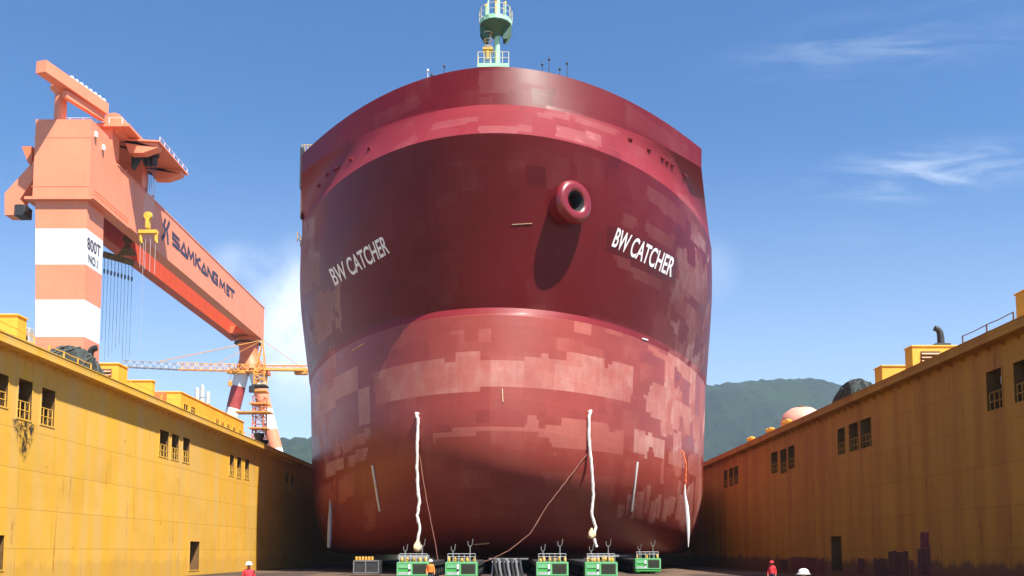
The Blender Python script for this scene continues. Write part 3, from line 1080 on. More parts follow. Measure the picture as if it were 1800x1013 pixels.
# whip aerials and light stanchions behind the bulwark
for px, py0, py1 in ((752, 121, 152), (781, 113, 140), (792, 124, 142), (759, 128, 150), (953, 110, 120), (965, 101, 122), (984, 118, 130), (997, 108, 135)):
    ar = MB()
    yy = 88
    p0, p1 = at(px, py1 + 14, yy), at(px, py0, yy)
    ar.cyl(p0, p1, .05, .03, n=6)
    ar.lathe([(.05, 0), (.14, .1), (.05, .3)], p1.x, p1.y, 8, 0, p1.z - .35)
    ar.build("aerial", m_white if px == 752 else m_dark, ship)
# deck edge railing and gangway aft of the forecastle
for sx, pxs in ((-1, 0), (1, 0)):
    dr = MB()
    xx = XC + sx * 25.1
    ya = 108.6
    for k in range(14):
        dr.cyl((xx, ya + k * 1.6, 39.85), (xx, ya + k * 1.6, 41.1), .05, n=6)
    for h in (.6, 1.2):
        dr.cyl((xx, ya, 39.88 + h), (xx, ya + 13 * 1.6, 39.88 + h), .05, n=6)
    dr.build("deck_railing", m_yel_rail, ship)
# staging box and ladder hung at the left break of the forecastle
sg_ = MB()
p = at(525, 300, 106)
sg_.box(p.x + .25, p.x + .6, 105.5, 106.6, at(525, 333, 106).z, at(525, 262, 106).z, 0)
sg_.box(p.x + .35, p.x + .55, 105.7, 106.4, at(525, 385, 106).z, at(525, 335, 106).z, 1)
sg_.build("side_fairing", [m_dark, m_rust], ship)
sr = MB()
for k in range(4):
    q_ = at(531 + k * 5, 262, 106.5)
    sr.cyl((q_.x, 106.5, 46.0), (q_.x, 106.5, at(530, 262, 106.5).z + .5), .05, n=6)
q_, q2 = at(531, 262, 106.5), at(548, 262, 106.5)
sr.cyl((q_.x, 106.5, q_.z + .5), (q2.x, 106.5, q_.z + .5), .05, n=6)
sr.build("deck_railing", m_yel_rail, ship)

# ------------------------------------------------------------------ trailers, power packs, saddles under the ship
def make_power_pack():
    root = thing("power_pack", (0, 0, 0), "", "power pack", "green power packs under the bow")
    W, D = 1.22, 1.6
    b_ = MB()
    b_.bevbox(-W, W, 0, D, .14, 1.38, .06)
    for sx in (-1, 1):
        b_.box(sx * .95 - .16, sx * .95 + .16, .1, D - .1, .02, .36)
    b_.build("body", m_ppu, root)
    f_ = MB()
    for (x0, x1, z0, z1) in ((-W, W, 1.26, 1.37), (-W, W, .36, .44), (-W, -W + .09, .44, 1.26), (W - .13, W, .44, 1.26), (-.16, -.05, .44, 1.26)):
        f_.box(x0, x1, -.05, .0, z0, z1)
    f_.build("frame", m_ppu_l, root)
    gr = MB()
    gr.box(0.0, W - .17, -.02, 0, .48, 1.22)
    for k in range(9):
        gr.box(0.02, W - .19, -.045, -.02, .51 + k * .078, .53 + k * .078)
    gr.build("radiator_grille", m_grille, root)
    lv = MB()
    lv.box(-W + .12, -.36, -.035, 0, .92, 1.22, 0)
    lv.box(-W + .12, -.36, -.036, 0, .44, .62, 1)
    lv.build("side_panel", [m_ppu_l, m_grey], root)
    em = MB()
    em.box(-.34, -.18, -.03, 0, .44, 1.24, 0)
    em.lathe([(.07, 0), (.09, .03), (.05, .07)], 0, 0, 12, 1, 0, Matrix.Translation((-.26, -.02, .78)) @ Matrix.Rotation(math.pi / 2, 4, 'X'))
    em.build("control_strip", [m_white, m_dark], root)
    return root


def add_bottles(root, n, seed):
    rr_ = random.Random(seed)
    for k in range(n):
        x = -.95 + 1.9 * k / max(1, n - 1) + rr_.uniform(-.06, .06)
        bt = MB()
        y = .45 + rr_.uniform(0, .3)
        h = rr_.uniform(.26, .42)
        bt.lathe([(.10, 0), (.115, .03), (.115, h - .1), (.07, h - .03), (.03, h), (.03, h + .05)], x, y, 12, 0, 1.38)
        bt.v = [(a_ + root.location.x, b__ + root.location.y, c_ + root.location.z) for a_, b__, c_ in bt.v]
        bt.build("gas_bottle", m_bottle, root, smooth=True)
    r_ = MB()
    ox, oy, oz = root.location
    for k in range(6):
        x = ox - 1.05 + 2.1 * k / 5
        r_.cyl((x, oy + .3, oz + 1.38), (x, oy + .3, oz + 2.0), .025, n=6)
    for h in (.4, .62):
        r_.cyl((ox - 1.05, oy + .3, oz + 1.38 + h), (ox + 1.05, oy + .3, oz + 1.38 + h), .025, n=6)
    r_.build("railing", m_grey, root)
    for x, h, rx in ((-.7, .95, .13), (.62, 1.35, .16)):
        u_ = MB()
        u_.tube([(ox + x - rx, oy + .9, oz + 1.38 + h + .25), (ox + x - rx, oy + .9, oz + 1.38 + h)] + [(ox + x - rx * math.cos(R(a_)), oy + .9, oz + 1.38 + h - rx * math.sin(R(a_))) for a_ in range(30, 180, 30)] +
                [(ox + x + rx, oy + .9, oz + 1.38 + h), (ox + x + rx + .06, oy + .9, oz + 1.38 + h + .42)], .032, 8)
        u_.cyl((ox + x, oy + .9, oz + 1.38), (ox + x, oy + .9, oz + 1.38 + h - rx), .05, n=8)
        u_.build("exhaust_pipe", m_dkgrey, root, smooth=True)


proto = make_power_pack()
PPU = [(726, 69.6, "green power pack beneath the left white hanging hose, left of the orange vested worker", 5),
       (811, 69.6, "green power pack just right of the orange vested worker, with bare rails on top", 5),
       (971, 69.8, "green power pack left of the right white hanging hose, sunlit bottles on top", 6),
       (1057, 69.4, "green power pack beneath the right white hanging hose, row of ochre bottles on top", 8),
       (1139, 88.0, "small far green power pack standing alone near the shaded wall", 3)]
ppx = []
for i, (px, Y, lb, nb) in enumerate(PPU):
    o = proto if i == 0 else copy_tree(proto)
    o.location = (at(px, 968, Y).x, Y, 0 if i < 4 else .12)
    o['label'] = lb
    ppx.append((o.location.x, Y))
for i, (px, Y, lb, nb) in enumerate(PPU):
    o = [x for x in C.objects if x.get('label') == lb][0]
    add_bottles(o, nb, i)


def trailer(x, y0, y1, label):
    root = thing("heavy_trailer", (x, y0, 0), label, "trailer", "trailers carrying the ship")
    b_ = MB()
    b_.bevbox(x - 1.2, x + 1.2, y0, y1, 1.0, 1.4, .06)
    b_.build("platform", m_dark, root)
    n = int((y1 - y0) / 2.8)
    for k in range(n):
        y = y0 + 1.2 + k * 2.8
        for sx in (-.75, .75):
            w_ = MB()
            for dx in (-.2, .2):
                w_.cyl((x + sx + dx - .15, y, .42), (x + sx + dx + .15, y, .42), .42, n=16)
            w_.beam((x + sx, y, .42), (x + sx, y + .3, 1.05), .25, .2)
            w_.build("wheel_pair", m_black, root, smooth=True)
    return root


tl = ["trailer in line with the power pack under the left white hose", "trailer in line with the power pack right of the orange vested worker",
      "trailer in line with the power pack left of the right white hose", "trailer in line with the power pack under the right white hose",
      "trailer in line with the small far power pack"]
for (x, Y), lb in zip(ppx, tl):
    trailer(x, Y + 1.9, Y + 36, lb)
# saddles: bearers between trailers and hull
sadx = [p[0] for p in ppx]
for k, y in enumerate((101, 106)):
    sb = MB()
    for j in range(2):
        sb.box(sadx[0] - 1.6, sadx[3] + 1.6, y + j * 1.3, y + j * 1.3 + .5, 1.42, 1.94)
    for xx in np.arange(sadx[0], sadx[3], 1.6):
        sb.box(xx - .04, xx + .04, y + .5, y + 1.3, 1.45, 1.9)
    tag(sb.build("bearer_beam", m_rust), "rusty steel bearer beams %s under the flat bottom of the ship" % ("nearest the bow" if k == 0 else "farther back"), "beam")
# a darker pack on the left, in shade
dk = thing("pump_unit", (at(644, 968, 81).x, 81, 0), "dark shaded pump unit with yellow top, left of all the green power packs", "pump unit")
x = dk.location.x
b_ = MB()
b_.bevbox(x - 1.15, x + 1.15, 81, 82.8, .25, 1.40, .06)
b_.build("body", m_dark, dk)
b_ = MB()
for (x0, x1, z0, z1) in ((-1.15, 1.15, 1.28, 1.38), (-1.15, 1.15, .25, .34), (-1.15, -1.05, .34, 1.28), (1.05, 1.15, .34, 1.28), (-.1, 0, .34, 1.28)):
    b_.box(x + x0, x + x1, 80.95, 81, z0, z1)
b_.build("frame", m_dkgrey, dk)
b_ = MB()
for k in range(6):
    b_.lathe([(.12, 0), (.12, .25), (.05, .32)], x - .95 + k * .28, 81.5, 10, 0, 1.40)
b_.build("bottle_row", m_bottle, dk)
# bundle of dark hoses over a trestle in the middle
hb = thing("hose_trestle", (at(890, 968, 76).x, 76, 0), "dark trestle draped with thick grey hoses in the middle under the bow", "hose rack")
x = hb.location.x
b_ = MB()
b_.box(x - 1.2, x + 1.2, 76, 76.2, 1.25, 1.4)
for sx in (-1.1, 1.1):
    b_.beam((x + sx, 76.1, 1.3), (x + sx * 1.1, 76.1, 0), .12)
b_.build("trestle", m_grey, hb)
for k in range(7):
    xx = x - 1.05 + k * .35
    b_ = MB()
    b_.tube([(xx, 76.6, .1), (xx, 76.45, 1.2), (xx + .02, 76.2, 1.5), (xx + .08, 75.9, 1.38), (xx + .16, 75.8, .8), (xx + .3, 75.75, .06)], .12, 10)
    b_.build("hose", m_dkgrey if k % 2 else m_dark, hb, smooth=True)

# ------------------------------------------------------------------ things hanging from the ship
def hang(name, pts, r, m_, label, cat, n=8, wig=.05):
    b_ = MB()
    full = []
    rr_ = random.Random(len(label))
    for i in range(len(pts) - 1):
        for k in range(6):
            t = k / 6
            p = Vector(pts[i]).lerp(Vector(pts[i + 1]), t)
            full.append(p + Vector((rr_.uniform(-wig, wig), rr_.uniform(-wig, wig), 0)))
    full.append(Vector(pts[-1]))
    rad = [r * rr_.uniform(.85, 1.15) for _ in full]
    b_.tube(full, rad, n)
    return tag(b_.build(name, m_, None, smooth=True), label, cat)


def sack(p, label, s=.5):
    b_ = MB()
    rr_ = random.Random(int(p.x * 10))
    n = 14
    prof = [(.06, 1.25), (.14, 1.15), (.20, .95), (.36, .75), (.48, .45), (.50, .2), (.42, 0), (.2, -.15), (.02, -.2)]
    vs = []
    for r, z in prof:
        for q_ in range(n):
            a_ = 2 * math.pi * q_ / n
            rj = r * (1 + .16 * math.sin(a_ * 3 + z * 5) + rr_.uniform(-.07, .07))
            vs.append((p.x + s * 1.3 * rj * math.cos(a_), p.y + s * 1.3 * rj * math.sin(a_), p.z + z * s * 1.3))
    fs = []
    for i in range(len(prof) - 1):
        for q_ in range(n):
            j = (q_ + 1) % n
            fs.append((i * n + q_, i * n + j, (i + 1) * n + j, (i + 1) * n + q_))
    b_.add(vs, fs)
    return tag(b_.build("sack", m_bag, None, smooth=True), label, "sack")


for px, py, bx, by, lb, sk in ((735, 729, 734, 955, "white canvas hose hanging straight down the left side of the bow", "straw coloured sack tied at the lower end of the left white hose"),
                               (1035, 725, 1043, 962, "wavy white canvas hose hanging down the right side of the bow", "straw coloured sack beside the lower end of the right white hose")):
    p, n = hit(px, py, .25)
    Y = p.y - .15
    mids = [(.02, 0), (.2, -1), (.4, -2), (.55, 0), (.68, 3), (.78, -1), (.88, 4), (1, 0)] if px < 800 else [(.02, 0), (.2, -1), (.4, 2), (.6, 3), (.75, -1), (.85, 5), (.93, 1), (1, 6)]
    pts = [hit(px, py, -.1)[0], p + Vector((0, 0, .1))]
    for t, dx in mids:
        q_ = at(px + (bx - px) * t + dx, py + 4 + (by - py - 4) * t, Y)
        q_.y = min(q_.y, p.y)
        pts.append(q_)
    hang("hanging_hose", pts, .14, m_hose, lb, "hose", 8, .03)
    sack(at(bx + (0 if px < 800 else -3), 968 if px < 800 else 945, Y - .1), sk, .62 if px < 800 else .55)
# right: orange taped hose with a plastic sheet end
p, n = hit(1199, 780, .2)
hang("taped_hose", [at(1199, 790, p.y), at(1206, 815, p.y - .2), at(1206, 838, p.y - .3), at(1205, 852, p.y - .3)], .065, m_oran, "orange taped hose hanging at the right edge of the hull", "hose", 8, .06)
b_ = MB()
pts = [at(x_, y_, p.y - .45) for x_, y_ in ((1204, 852), (1204, 868), (1207, 890), (1209, 915), (1210, 938), (1210, 962))]
b_.tube(pts, [.06, .10, .22, .24, .16, .04], 8)
tag(b_.build("plastic_sleeve", m_white, None, smooth=True), "white plastic sleeve hanging below the orange taped hose at the right", "sleeve")
p, n = hit(580, 885, .25)
b_ = MB()
pts = [at(x_, y_, p.y - .3) for x_, y_ in ((580, 875), (581, 895), (580, 920), (579, 945), (578, 963))]
b_.tube(pts, [.05, .18, .26, .25, .2], 8)
tag(b_.build("plastic_sleeve", m_grey, None, smooth=True), "grey plastic sleeve hanging in the shade at the left edge of the hull", "sleeve")
# thin lines
p1, _ = hit(740, 800, .2)
hang("rope", [p1, at(750, 880, p1.y - .6), at(759, 925, p1.y - .8), at(766, 960, p1.y - 1), at(772, 1000, p1.y - 1.2)], .035, m_line, "thin brown rope slanting from the left white hose to the ground", "rope", 6, .02)
p1, _ = hit(1032, 795, .2)
hang("rope", [p1, at(1000, 840, p1.y - .5), at(965, 885, p1.y - .8), at(932, 938, p1.y - 1.2), at(895, 968, p1.y - 1.5), at(862, 984, p1.y - 1.6), at(842, 990, p1.y - 1.7)], .04, m_line,
     "long brown rope sagging from the right white hose towards the middle power packs", "rope", 6, .03)


# ------------------------------------------------------------------ deck houses and gear on the left wall
def deck_box(name, pxc, pxfar, py, X, width, label, cat="deck house", sgn=1, mats=None):
    """box whose corner nearest the dock stands at column pxc and runs back to pxfar; py is its top at pxc"""
    c0 = atx(pxc, py, X)
    c1 = atx(pxfar, py, X)
    y0, y1 = c0.y, max(c1.y, c0.y + .6)
    zt = c0.z
    x0, x1 = sorted((X, X - sgn * width))
    root = thing(name, ((x0 + x1) / 2, (y0 + y1) / 2, ZD), label, cat)
    b_ = MB()
    b_.bevbox(x0, x1, y0, y1, ZD + .002, zt - .10, .02)
    b_.build("wall", m_yel, root)
    r_ = MB()
    r_.bevbox(x0 - .07, x1 + .07, y0 - .07, y1 + .07, zt - .10, zt, .03)
    r_.build("roof", m_yel, root)
    return root, x0, x1, y0, y1, zt


def louver(root, x0, x1, y, z0, z1):
    b_ = MB()
    b_.box(x0, x1, y - .05, y + .01, z0, z1, 1)
    n = 7
    for k in range(n):
        z = z0 + (z1 - z0) * k / n
        b_.hexa([(x0 + .03, y - .16, z), (x1 - .03, y - .16, z), (x1 - .03, y - .05, z + .1), (x0 + .03, y - .05, z + .1),
                 (x0 + .03, y - .16, z + .03), (x1 - .03, y - .16, z + .03), (x1 - .03, y - .05, z + .13), (x0 + .03, y - .05, z + .13)], 0)
    b_.build("louver", [m_louver, m_rust], root)


XL = -31.0
root, *_b = deck_box("deck_house", 31, 48, 552, XL, 6, "plain yellow deck house at the far left end of the sunlit wall")
root, x0, x1, y0, y1, zt = deck_box("deck_house", 208, 225, 638, XL, 4, "yellow deck house with dusty louver and exhaust, behind the net heap on the left wall")
louver(root, atx(174, 655, XL).x - 1.9, x1 - .5, y0, ZD + .3, zt - .5)
deck_box("deck_house", 268, 272, 668, XL, 4, "low plain yellow deck house next to the orange cabinet on the left wall")
root, x0, x1, y0, y1, zt = deck_box("deck_house", 318, 430, 688, XL, 4.5, "long yellow deck house with a row of small dark windows on the left wall")
for px0, px1, py0, py1 in ((322, 329, 711, 724), (335, 342, 716, 730), (379, 384, 737, 749), (388, 393, 742, 754), (398, 403, 746, 758), (408, 413, 751, 762), (418, 423, 756, 766)):
    a, b = atx(px0, (py0 + py1) / 2, XL), atx(px1, (py0 + py1) / 2, XL)
    z1, z0 = atx((px0 + px1) / 2, py0, XL).z, atx((px0 + px1) / 2, py1, XL).z
    b_ = MB()
    b_.box(XL - .01, XL + .02, a.y, b.y, z0, z1, 1)
    for (ya, yb, za, zb_) in ((a.y - .08, a.y, z0, z1), (b.y, b.y + .08, z0, z1), (a.y - .08, b.y + .08, z1, z1 + .08), (a.y - .08, b.y + .08, z0 - .08, z0)):
        b_.box(XL - .01, XL + .06, ya, yb, za, zb_, 0)
    b_.box(XL + .02, XL + .05, (a.y + b.y) / 2 - .04, (a.y + b.y) / 2 + .04, z0, z1, 0)
    b_.build("window", [m_yel, m_black], root)
# orange cabinet
c = atx(290, 690, XL)
cab = thing("electrical_cabinet", (XL - .6, c.y, ZD), "orange brown cabinet between two yellow deck houses on the left wall", "cabinet")
b_ = MB()
b_.bevbox(XL - 1.3, XL, c.y - .5, c.y + .5, ZD + .1, c.z, .05)
b_.box(XL - 1.2, XL - .1, c.y - .4, c.y + .4, ZD, ZD + .1)
b_.build("body", m_orange_d, cab)
b_ = MB()
b_.box(XL - 1.15, XL - .15, c.y - .54, c.y - .5, ZD + .2, c.z - .15)
b_.box(XL - .4, XL - .3, c.y - .6, c.y - .54, ZD + .8, ZD + 1.1)
b_.build("door", m_orange_d, cab)
# air conditioner
c = atx(57, 578, XL)
ac = thing("air_conditioner", (XL - .6, c.y, ZD), "grey air conditioning unit with fan beside the left end deck house", "air conditioner")
b_ = MB()
b_.bevbox(XL - 1.1, XL, c.y - .35, c.y + .35, ZD + .35, c.z, .05)
for dx in (-.95, -.15):
    b_.box(XL + dx - .05, XL + dx + .05, c.y - .3, c.y + .3, ZD, ZD + .36)
b_.build("casing", m_grey, ac)
b_ = MB()
b_.lathe([(.42, 0), (.42, .05), (.36, .05), (.34, .02), (.05, .02)], 0, 0, 20, 0, 0, Matrix.Translation((XL - .5, c.y - .35, (ZD + .35 + c.z) / 2 + .2)) @ Matrix.Rotation(math.pi / 2, 4, 'X'))
b_.build("fan", m_dark, ac, smooth=True)


def net_heap(x, y, rx, ry, h, label, seed):
    root = thing("net_heap", (x, y, ZD), label, "net heap")
    rr_ = random.Random(seed)
    ph = [rr_.uniform(0, 6) for _ in range(6)]
    N, K = 44, 16
    vs, fs = [], []
    for i in range(K + 1):
        t = i / K
        for k in range(N):
            a_ = 2 * math.pi * k / N
            lump = 1 + .16 * math.sin(3 * a_ + ph[0] + t * 2) + .10 * math.sin(7 * a_ + ph[1]) + .05 * math.sin(13 * a_ + ph[2] + t * 5)
            r = math.cos(t * math.pi / 2) ** .75 * lump
            z = h * math.sin(t * math.pi / 2) * (1 + .10 * math.sin(2 * a_ + ph[3]) * (1 - t) + .06 * math.sin(5 * a_ + ph[4]) * (1 - t)) + rr_.uniform(-.05, .05)
            vs.append((x + rx * r * math.cos(a_), y + ry * r * math.sin(a_), ZD + z))
    for i in range(K):
        for k in range(N):
            j = (k + 1) % N
            fs.append((i * N + k, i * N + j, (i + 1) * N + j, (i + 1) * N + k))
    fs.append(tuple(range(K * N, (K + 1) * N)))
    b_ = MB()
    b_.add(vs, fs)
    b_.build("net", m_net, root, smooth=True)
    r_ = MB()
    for s_ in range(16):
        a_ = rr_.uniform(0, 6.28)
        pts = []
        for k in range(10):
            t = k / 9
            idx = min(K, int(t * K))
            kk = int((a_ + t * rr_.uniform(.8, 1.4)) / 6.2832 * N) % N
            v_ = Vector(vs[idx * N + kk])
            v_ += (v_ - Vector((x, y, ZD + h * .2))).normalized() * .05
            pts.append(v_)
        r_.tube(pts, .06, 5)
    tag(r_.build("rope", m_netrope, root, smooth=True), kind=None)
    return root


c = atx(127, 640, XL - .8)
net_heap(XL - .4, c.y - .2, 1.5, 3.6, atx(127, 612, XL - .5).z - ZD, "heap of dark fishing net on the left wall in front of the crane leg", 3)


def gooseneck(x, y, h, label, r=.2):
    root = thing("exhaust_stack", (x, y, ZD), label, "exhaust pipe")
    b_ = MB()
    z0 = ZD
    pts = [(x, y, z0), (x, y, z0 + h - .6)] + [(x + .45 * (1 - math.cos(R(a_))) , y - .1, z0 + h - .6 + .6 * math.sin(R(a_))) for a_ in (25, 50, 75, 95)]
    b_.tube(pts, r, 12)
    b_.build("pipe", m_dark, root, smooth=True)
    b_ = MB()
    b_.lathe([(r + .25, 0), (r + .25, .12), (r + .02, .14)], x, y, 14, 0, z0 + .01)
    b_.build("flange", m_dark, root)
    return root


c = atx(163, 640, XL - .4)
gs = gooseneck(XL - .6, c.y, atx(163, 612, XL - .4).z - ZD, "dark gooseneck exhaust pipe between net heap and louvered deck house on the left wall", .24)
# lifebuoy box, lamp and small gear along the left deck edge
c = atx(455, 790, -30.2)
for k, (dx, dyv, hh) in enumerate(((0, 0, 1.9), (-.2, 2.6, 1.4))):
    root = thing("capstan", (-30.2 + dx, c.y + dyv, ZD), ["tall black capstan near the far end of the left wall, below the tower crane mast", "lower black capstan just beyond the tall one on the left wall"][k], "capstan")
    b_ = MB()
    b_.lathe([(.75, 0), (.75, .25), (.5, .35), (.42, hh * .6), (.62, hh * .85), (.6, hh), (.2, hh + .05)], -30.2 + dx, c.y + dyv, 18, 0, ZD)
    b_.build("drum", m_dark, root, smooth=True)
    b_ = MB()
    b_.box(-31 + dx, -29.4 + dx, c.y + dyv - .9, c.y + dyv + .9, ZD + .001, ZD + .06)
    b_.build("base_plate", m_rust, root)


def edge_rail(x, pxs, py, h, label, m_, sgn, step=1.9):
    a, b = atx(pxs[0], py, x), atx(pxs[1], py, x)
    y0, y1 = sorted((a.y, b.y))
    root = thing("deck_railing", (x, (y0 + y1) / 2, ZD), label, "railing")
    n = max(2, int((y1 - y0) / step))
    for k in range(n + 1):
        y = y0 + (y1 - y0) * k / n
        b_ = MB()
        b_.cyl((x, y, ZD), (x, y, ZD + h), .045, n=6)
        b_.lathe([(.09, 0), (.09, .05), (.05, .06)], x, y, 8, 0, ZD + .001)
        b_.build("post", m_, root)
    r_ = MB()
    for hh in (.52, 1.0):
        for k in range(n):
            ya, yb = y0 + (y1 - y0) * k / n, y0 + (y1 - y0) * (k + 1) / n
            r_.tube([(x, ya, ZD + h * hh), (x, (ya + yb) / 2, ZD + h * hh - .04), (x, yb, ZD + h * hh)], .028, 6)
    r_.build("rail", m_, root)
    return root


edge_rail(-29.1, (-40, 60), 600, .95, "thin yellow railing on the near end of the left wall", m_yel_rail, 1)
edge_rail(-29.1, (85, 160), 640, .8, "thin yellow railing in front of the net heap on the left wall", m_yel_rail, 1)
edge_rail(-29.1, (228, 300), 690, .8, "thin yellow railing before the low deck house on the left wall", m_yel_rail, 1)
edge_rail(-29.1, (335, 440), 720, .8, "thin yellow railing before the long windowed deck house on the left wall", m_yel_rail, 1)

# right wall gear
XR = 28.6
root, x0, x1, y0, y1, zt = deck_box("deck_house", 1806, 1784, 506, XR, 4, "tall yellow deck house cut by the right edge of the photo", sgn=-1)
root, x0, x1, y0, y1, zt = deck_box("deck_house", 1603, 1590, 607, XR, 5.2, "yellow deck house with louvers and a smoke pipe on the shaded right wall", sgn=-1)
louver(root, x0 + .6, x0 + 2.0, y0, ZD + .35, zt - .45)
louver(root, x0 + 2.9, x0 + 4.6, y0, ZD + .35, zt - .45)
c = at(1654, 604, (y0 + y1) / 2)
st = thing("exhaust_stack", (c.x, (y0 + y1) / 2, zt), "dark smoke pipe with bent tip on the louvered deck house roof of the right wall", "exhaust pipe")
b_ = MB()
yy = (y0 + y1) / 2
zt2 = at(1654, 577, yy).z
b_.tube([(c.x, yy, zt), (c.x, yy, zt + .7), (c.x - .05, yy, zt2 - .3), (c.x - .18, yy, zt2 - .1), (c.x - .42, yy, zt2)], [.26, .24, .22, .21, .2], 12)
b_.build("pipe", m_dark, st, smooth=True)
b_ = MB()
b_.bevbox(c.x - .55, c.x + .55, yy - .4, yy + .4, zt + .001, zt + .22, .04)
b_.build("flange", m_dark, st)
deck_box("deck_house", 1550, 1537, 642, XR, 3.4, "smaller plain yellow deck house on the right wall, next to the net heap", sgn=-1)
c = atx(1505, 690, 29.6)
net_heap(29.4, c.y, 1.3, 3.2, atx(1505, 666, 29.2).z - ZD, "heap of dark fishing net on the right wall against the green hill", 8)
c = atx(1410, 735, 31)
by_ = thing("mooring_buoy", (31, c.y, ZD), "round faded pink mooring buoy lying on the right wall", "buoy")
b_ = MB()
hb_ = atx(1410, 717, 31).z - ZD
b_.lathe([(.3, -.02), (1.6, .1), (2.2, hb_ * .35), (2.25, hb_ * .5), (1.9, hb_ * .8), (1.1, hb_ * .97), (.3, hb_), (.1, hb_)], 31, c.y, 26, 0, ZD + .03)
b_.build("shell", m_pink, by_, smooth=True)
b_ = MB()
b_.lathe([(.3, 0), (.3, .2), (.15, .25)], 31, c.y, 12, 0, ZD + hb_ + .02)
b_.build("lifting_lug", m_rust, by_)


def bollard(x, y, label, m_):
    root = thing("bollard", (x, y, ZD), label, "bollard", "bollards on the right wall")
    for dy_ in (-.5, .5):
        b_ = MB()
        b_.lathe([(.26, 0), (.24, .7), (.36, .78), (.36, .9), (.2, .98)], x, y + dy_, 14, 0, ZD + .06)
        b_.build("post", m_, root, smooth=True)
    b_ = MB()
    b_.bevbox(x - .5, x + .5, y - 1, y + 1, ZD + .001, ZD + .08, .03)
    b_.build("base", m_, root)


for px, lb in ((1382, "yellow double bollard in front of the pink buoy on the right wall"), (1352, "yellow double bollard midway along the right wall"), (1318, "yellow double bollard at the far part of the right wall")):
    c = atx(px, 760, 27.6)
    bollard(27.7, c.y, lb, m_yel)
edge_rail(27.3, (1692, 1783), 590, .9, "thin brown railing between two deck houses on the right wall", m_rust, -1)
edge_rail(27.3, (1240, 1590), 760, .45, "row of low posts with chain along the far right wall edge", m_grey, -1, 2.4)


# patches of dark primer rolled on to the foot of the right wall, each a thin film with a ragged rim
m_purp = mat("dull purple primer", (.075, .028, .026), .7, .35, 1)
m_purp2 = mat("dull maroon primer", (.13, .03, .035), .7, .3, 1)
rr_ = random.Random(4)
for px0, px1, py0, py1, m_ in ((1440, 1449, 982, 1010, m_purp2), (1508, 1520, 982, 1008, m_purp), (1537, 1560, 982, 1012, m_purp), (1562, 1597, 969, 1012, m_purp), (1600, 1606, 985, 1012, m_purp2),
                               (1614, 1636, 964, 1012, m_purp), (1618, 1633, 936, 963, m_purp2), (1372, 1385, 984, 1004, m_purp), (1392, 1436, 980, 1006, m_purp2)):
    a, b = atx(px0, (py0 + py1) / 2, WR), atx(px1, (py0 + py1) / 2, WR)
    z1, z0 = atx((px0 + px1) / 2, py0, WR).z, max(.03, atx((px0 + px1) / 2, py1, WR).z)
    y0, y1 = sorted((a.y, b.y))
    n = 9
    rim = [(y0 + (y1 - y0) * k / n, z0) for k in range(n)] + [(y1 + rr_.uniform(-.06, .06), z0 + (z1 - z0) * k / n) for k in range(n)] + \
          [(y1 + (y0 - y1) * k / n, z1 + rr_.uniform(-.07, .07)) for k in range(n)] + [(y0 + rr_.uniform(-.06, .06), z1 + (z0 - z1) * k / n) for k in range(n)]
    b_ = MB()
    b_.prism([(WR - .015, y, z) for y, z in rim], (.013, 0, 0))
    b_.build("primer_patch", m_, wall_right)

# ------------------------------------------------------------------ the gantry crane
CY = 152.5
crane = thing("gantry_crane", (-78, CY + 4, 0), "giant orange gantry crane with striped leg and lettered girder behind the left wall", "gantry crane")
gx0, gx1 = -75.4, -73.0
gz1 = atx(465, 543, -73).z
gz0 = atx(462, 597, -73).z
gye = atx(464, 570, -73).y
zh = at(110, 210, CY).z                      # top of the head
zl = at(110, 348, CY).z                      # ledge
hd = MB()
hd.box(at(60, 280, CY).x, -73.0, CY, CY + 6.5, zl, zh)
hd.prism([(-73.0, CY + 6.5, gz0), (-73.0, CY + 6.5, zh), (-73.0, CY + 10.5, gz1), (-73.0, CY + 10.5, gz0)], (-10, 0, 0))
for yy in (CY - .04,):
    hd.box(-83.0, -73.0, yy, CY + .01, zh - 3.3, zh - 3.2)
    hd.box(-83.0, -73.0, yy, CY + .01, zl + 2.0, zl + 2.1)
hd.build("head", m_orange, crane)
lg_ = MB()
lg_.box(-83.7, -72.3, CY - .75, CY + 7.5, zl - .5, zl)
lg_.box(-72.5, -71.9, CY - .5, CY + 14, zl - .3, zl + .05)
lg_.build("ledge", m_orange, crane)
rl = MB()
for k in range(9):
    y = CY - .4 + k * 1.75
    rl.cyl((-71.95, y, zl), (-71.95, y, zl + 1.2), .08, n=6)
for h in (.6, 1.2):
    rl.cyl((-71.95, CY - .4, zl + h), (-71.95, CY + 13.6, zl + h), .07, n=6)
rl.build("railing", m_orange_d, crane)


def leg_x(z):                                # right face of the leg leans in towards its foot
    xt, xb = -73.2, at(147, 600, CY).x
    zb_ = at(147, 600, CY).z
    return xt + (xb - xt) * (zl - z) / (zl - zb_)


def leg_l(z):
    xt, xb = at(62, 352, CY).x, at(62, 600, CY).x
    return xt + (xb - xt) * (zl - z) / (zl - at(62, 600, CY).z)


def leg_yb(z):
    t = (zl - z) / zl
    return CY + 6.4 - 1.2 * t


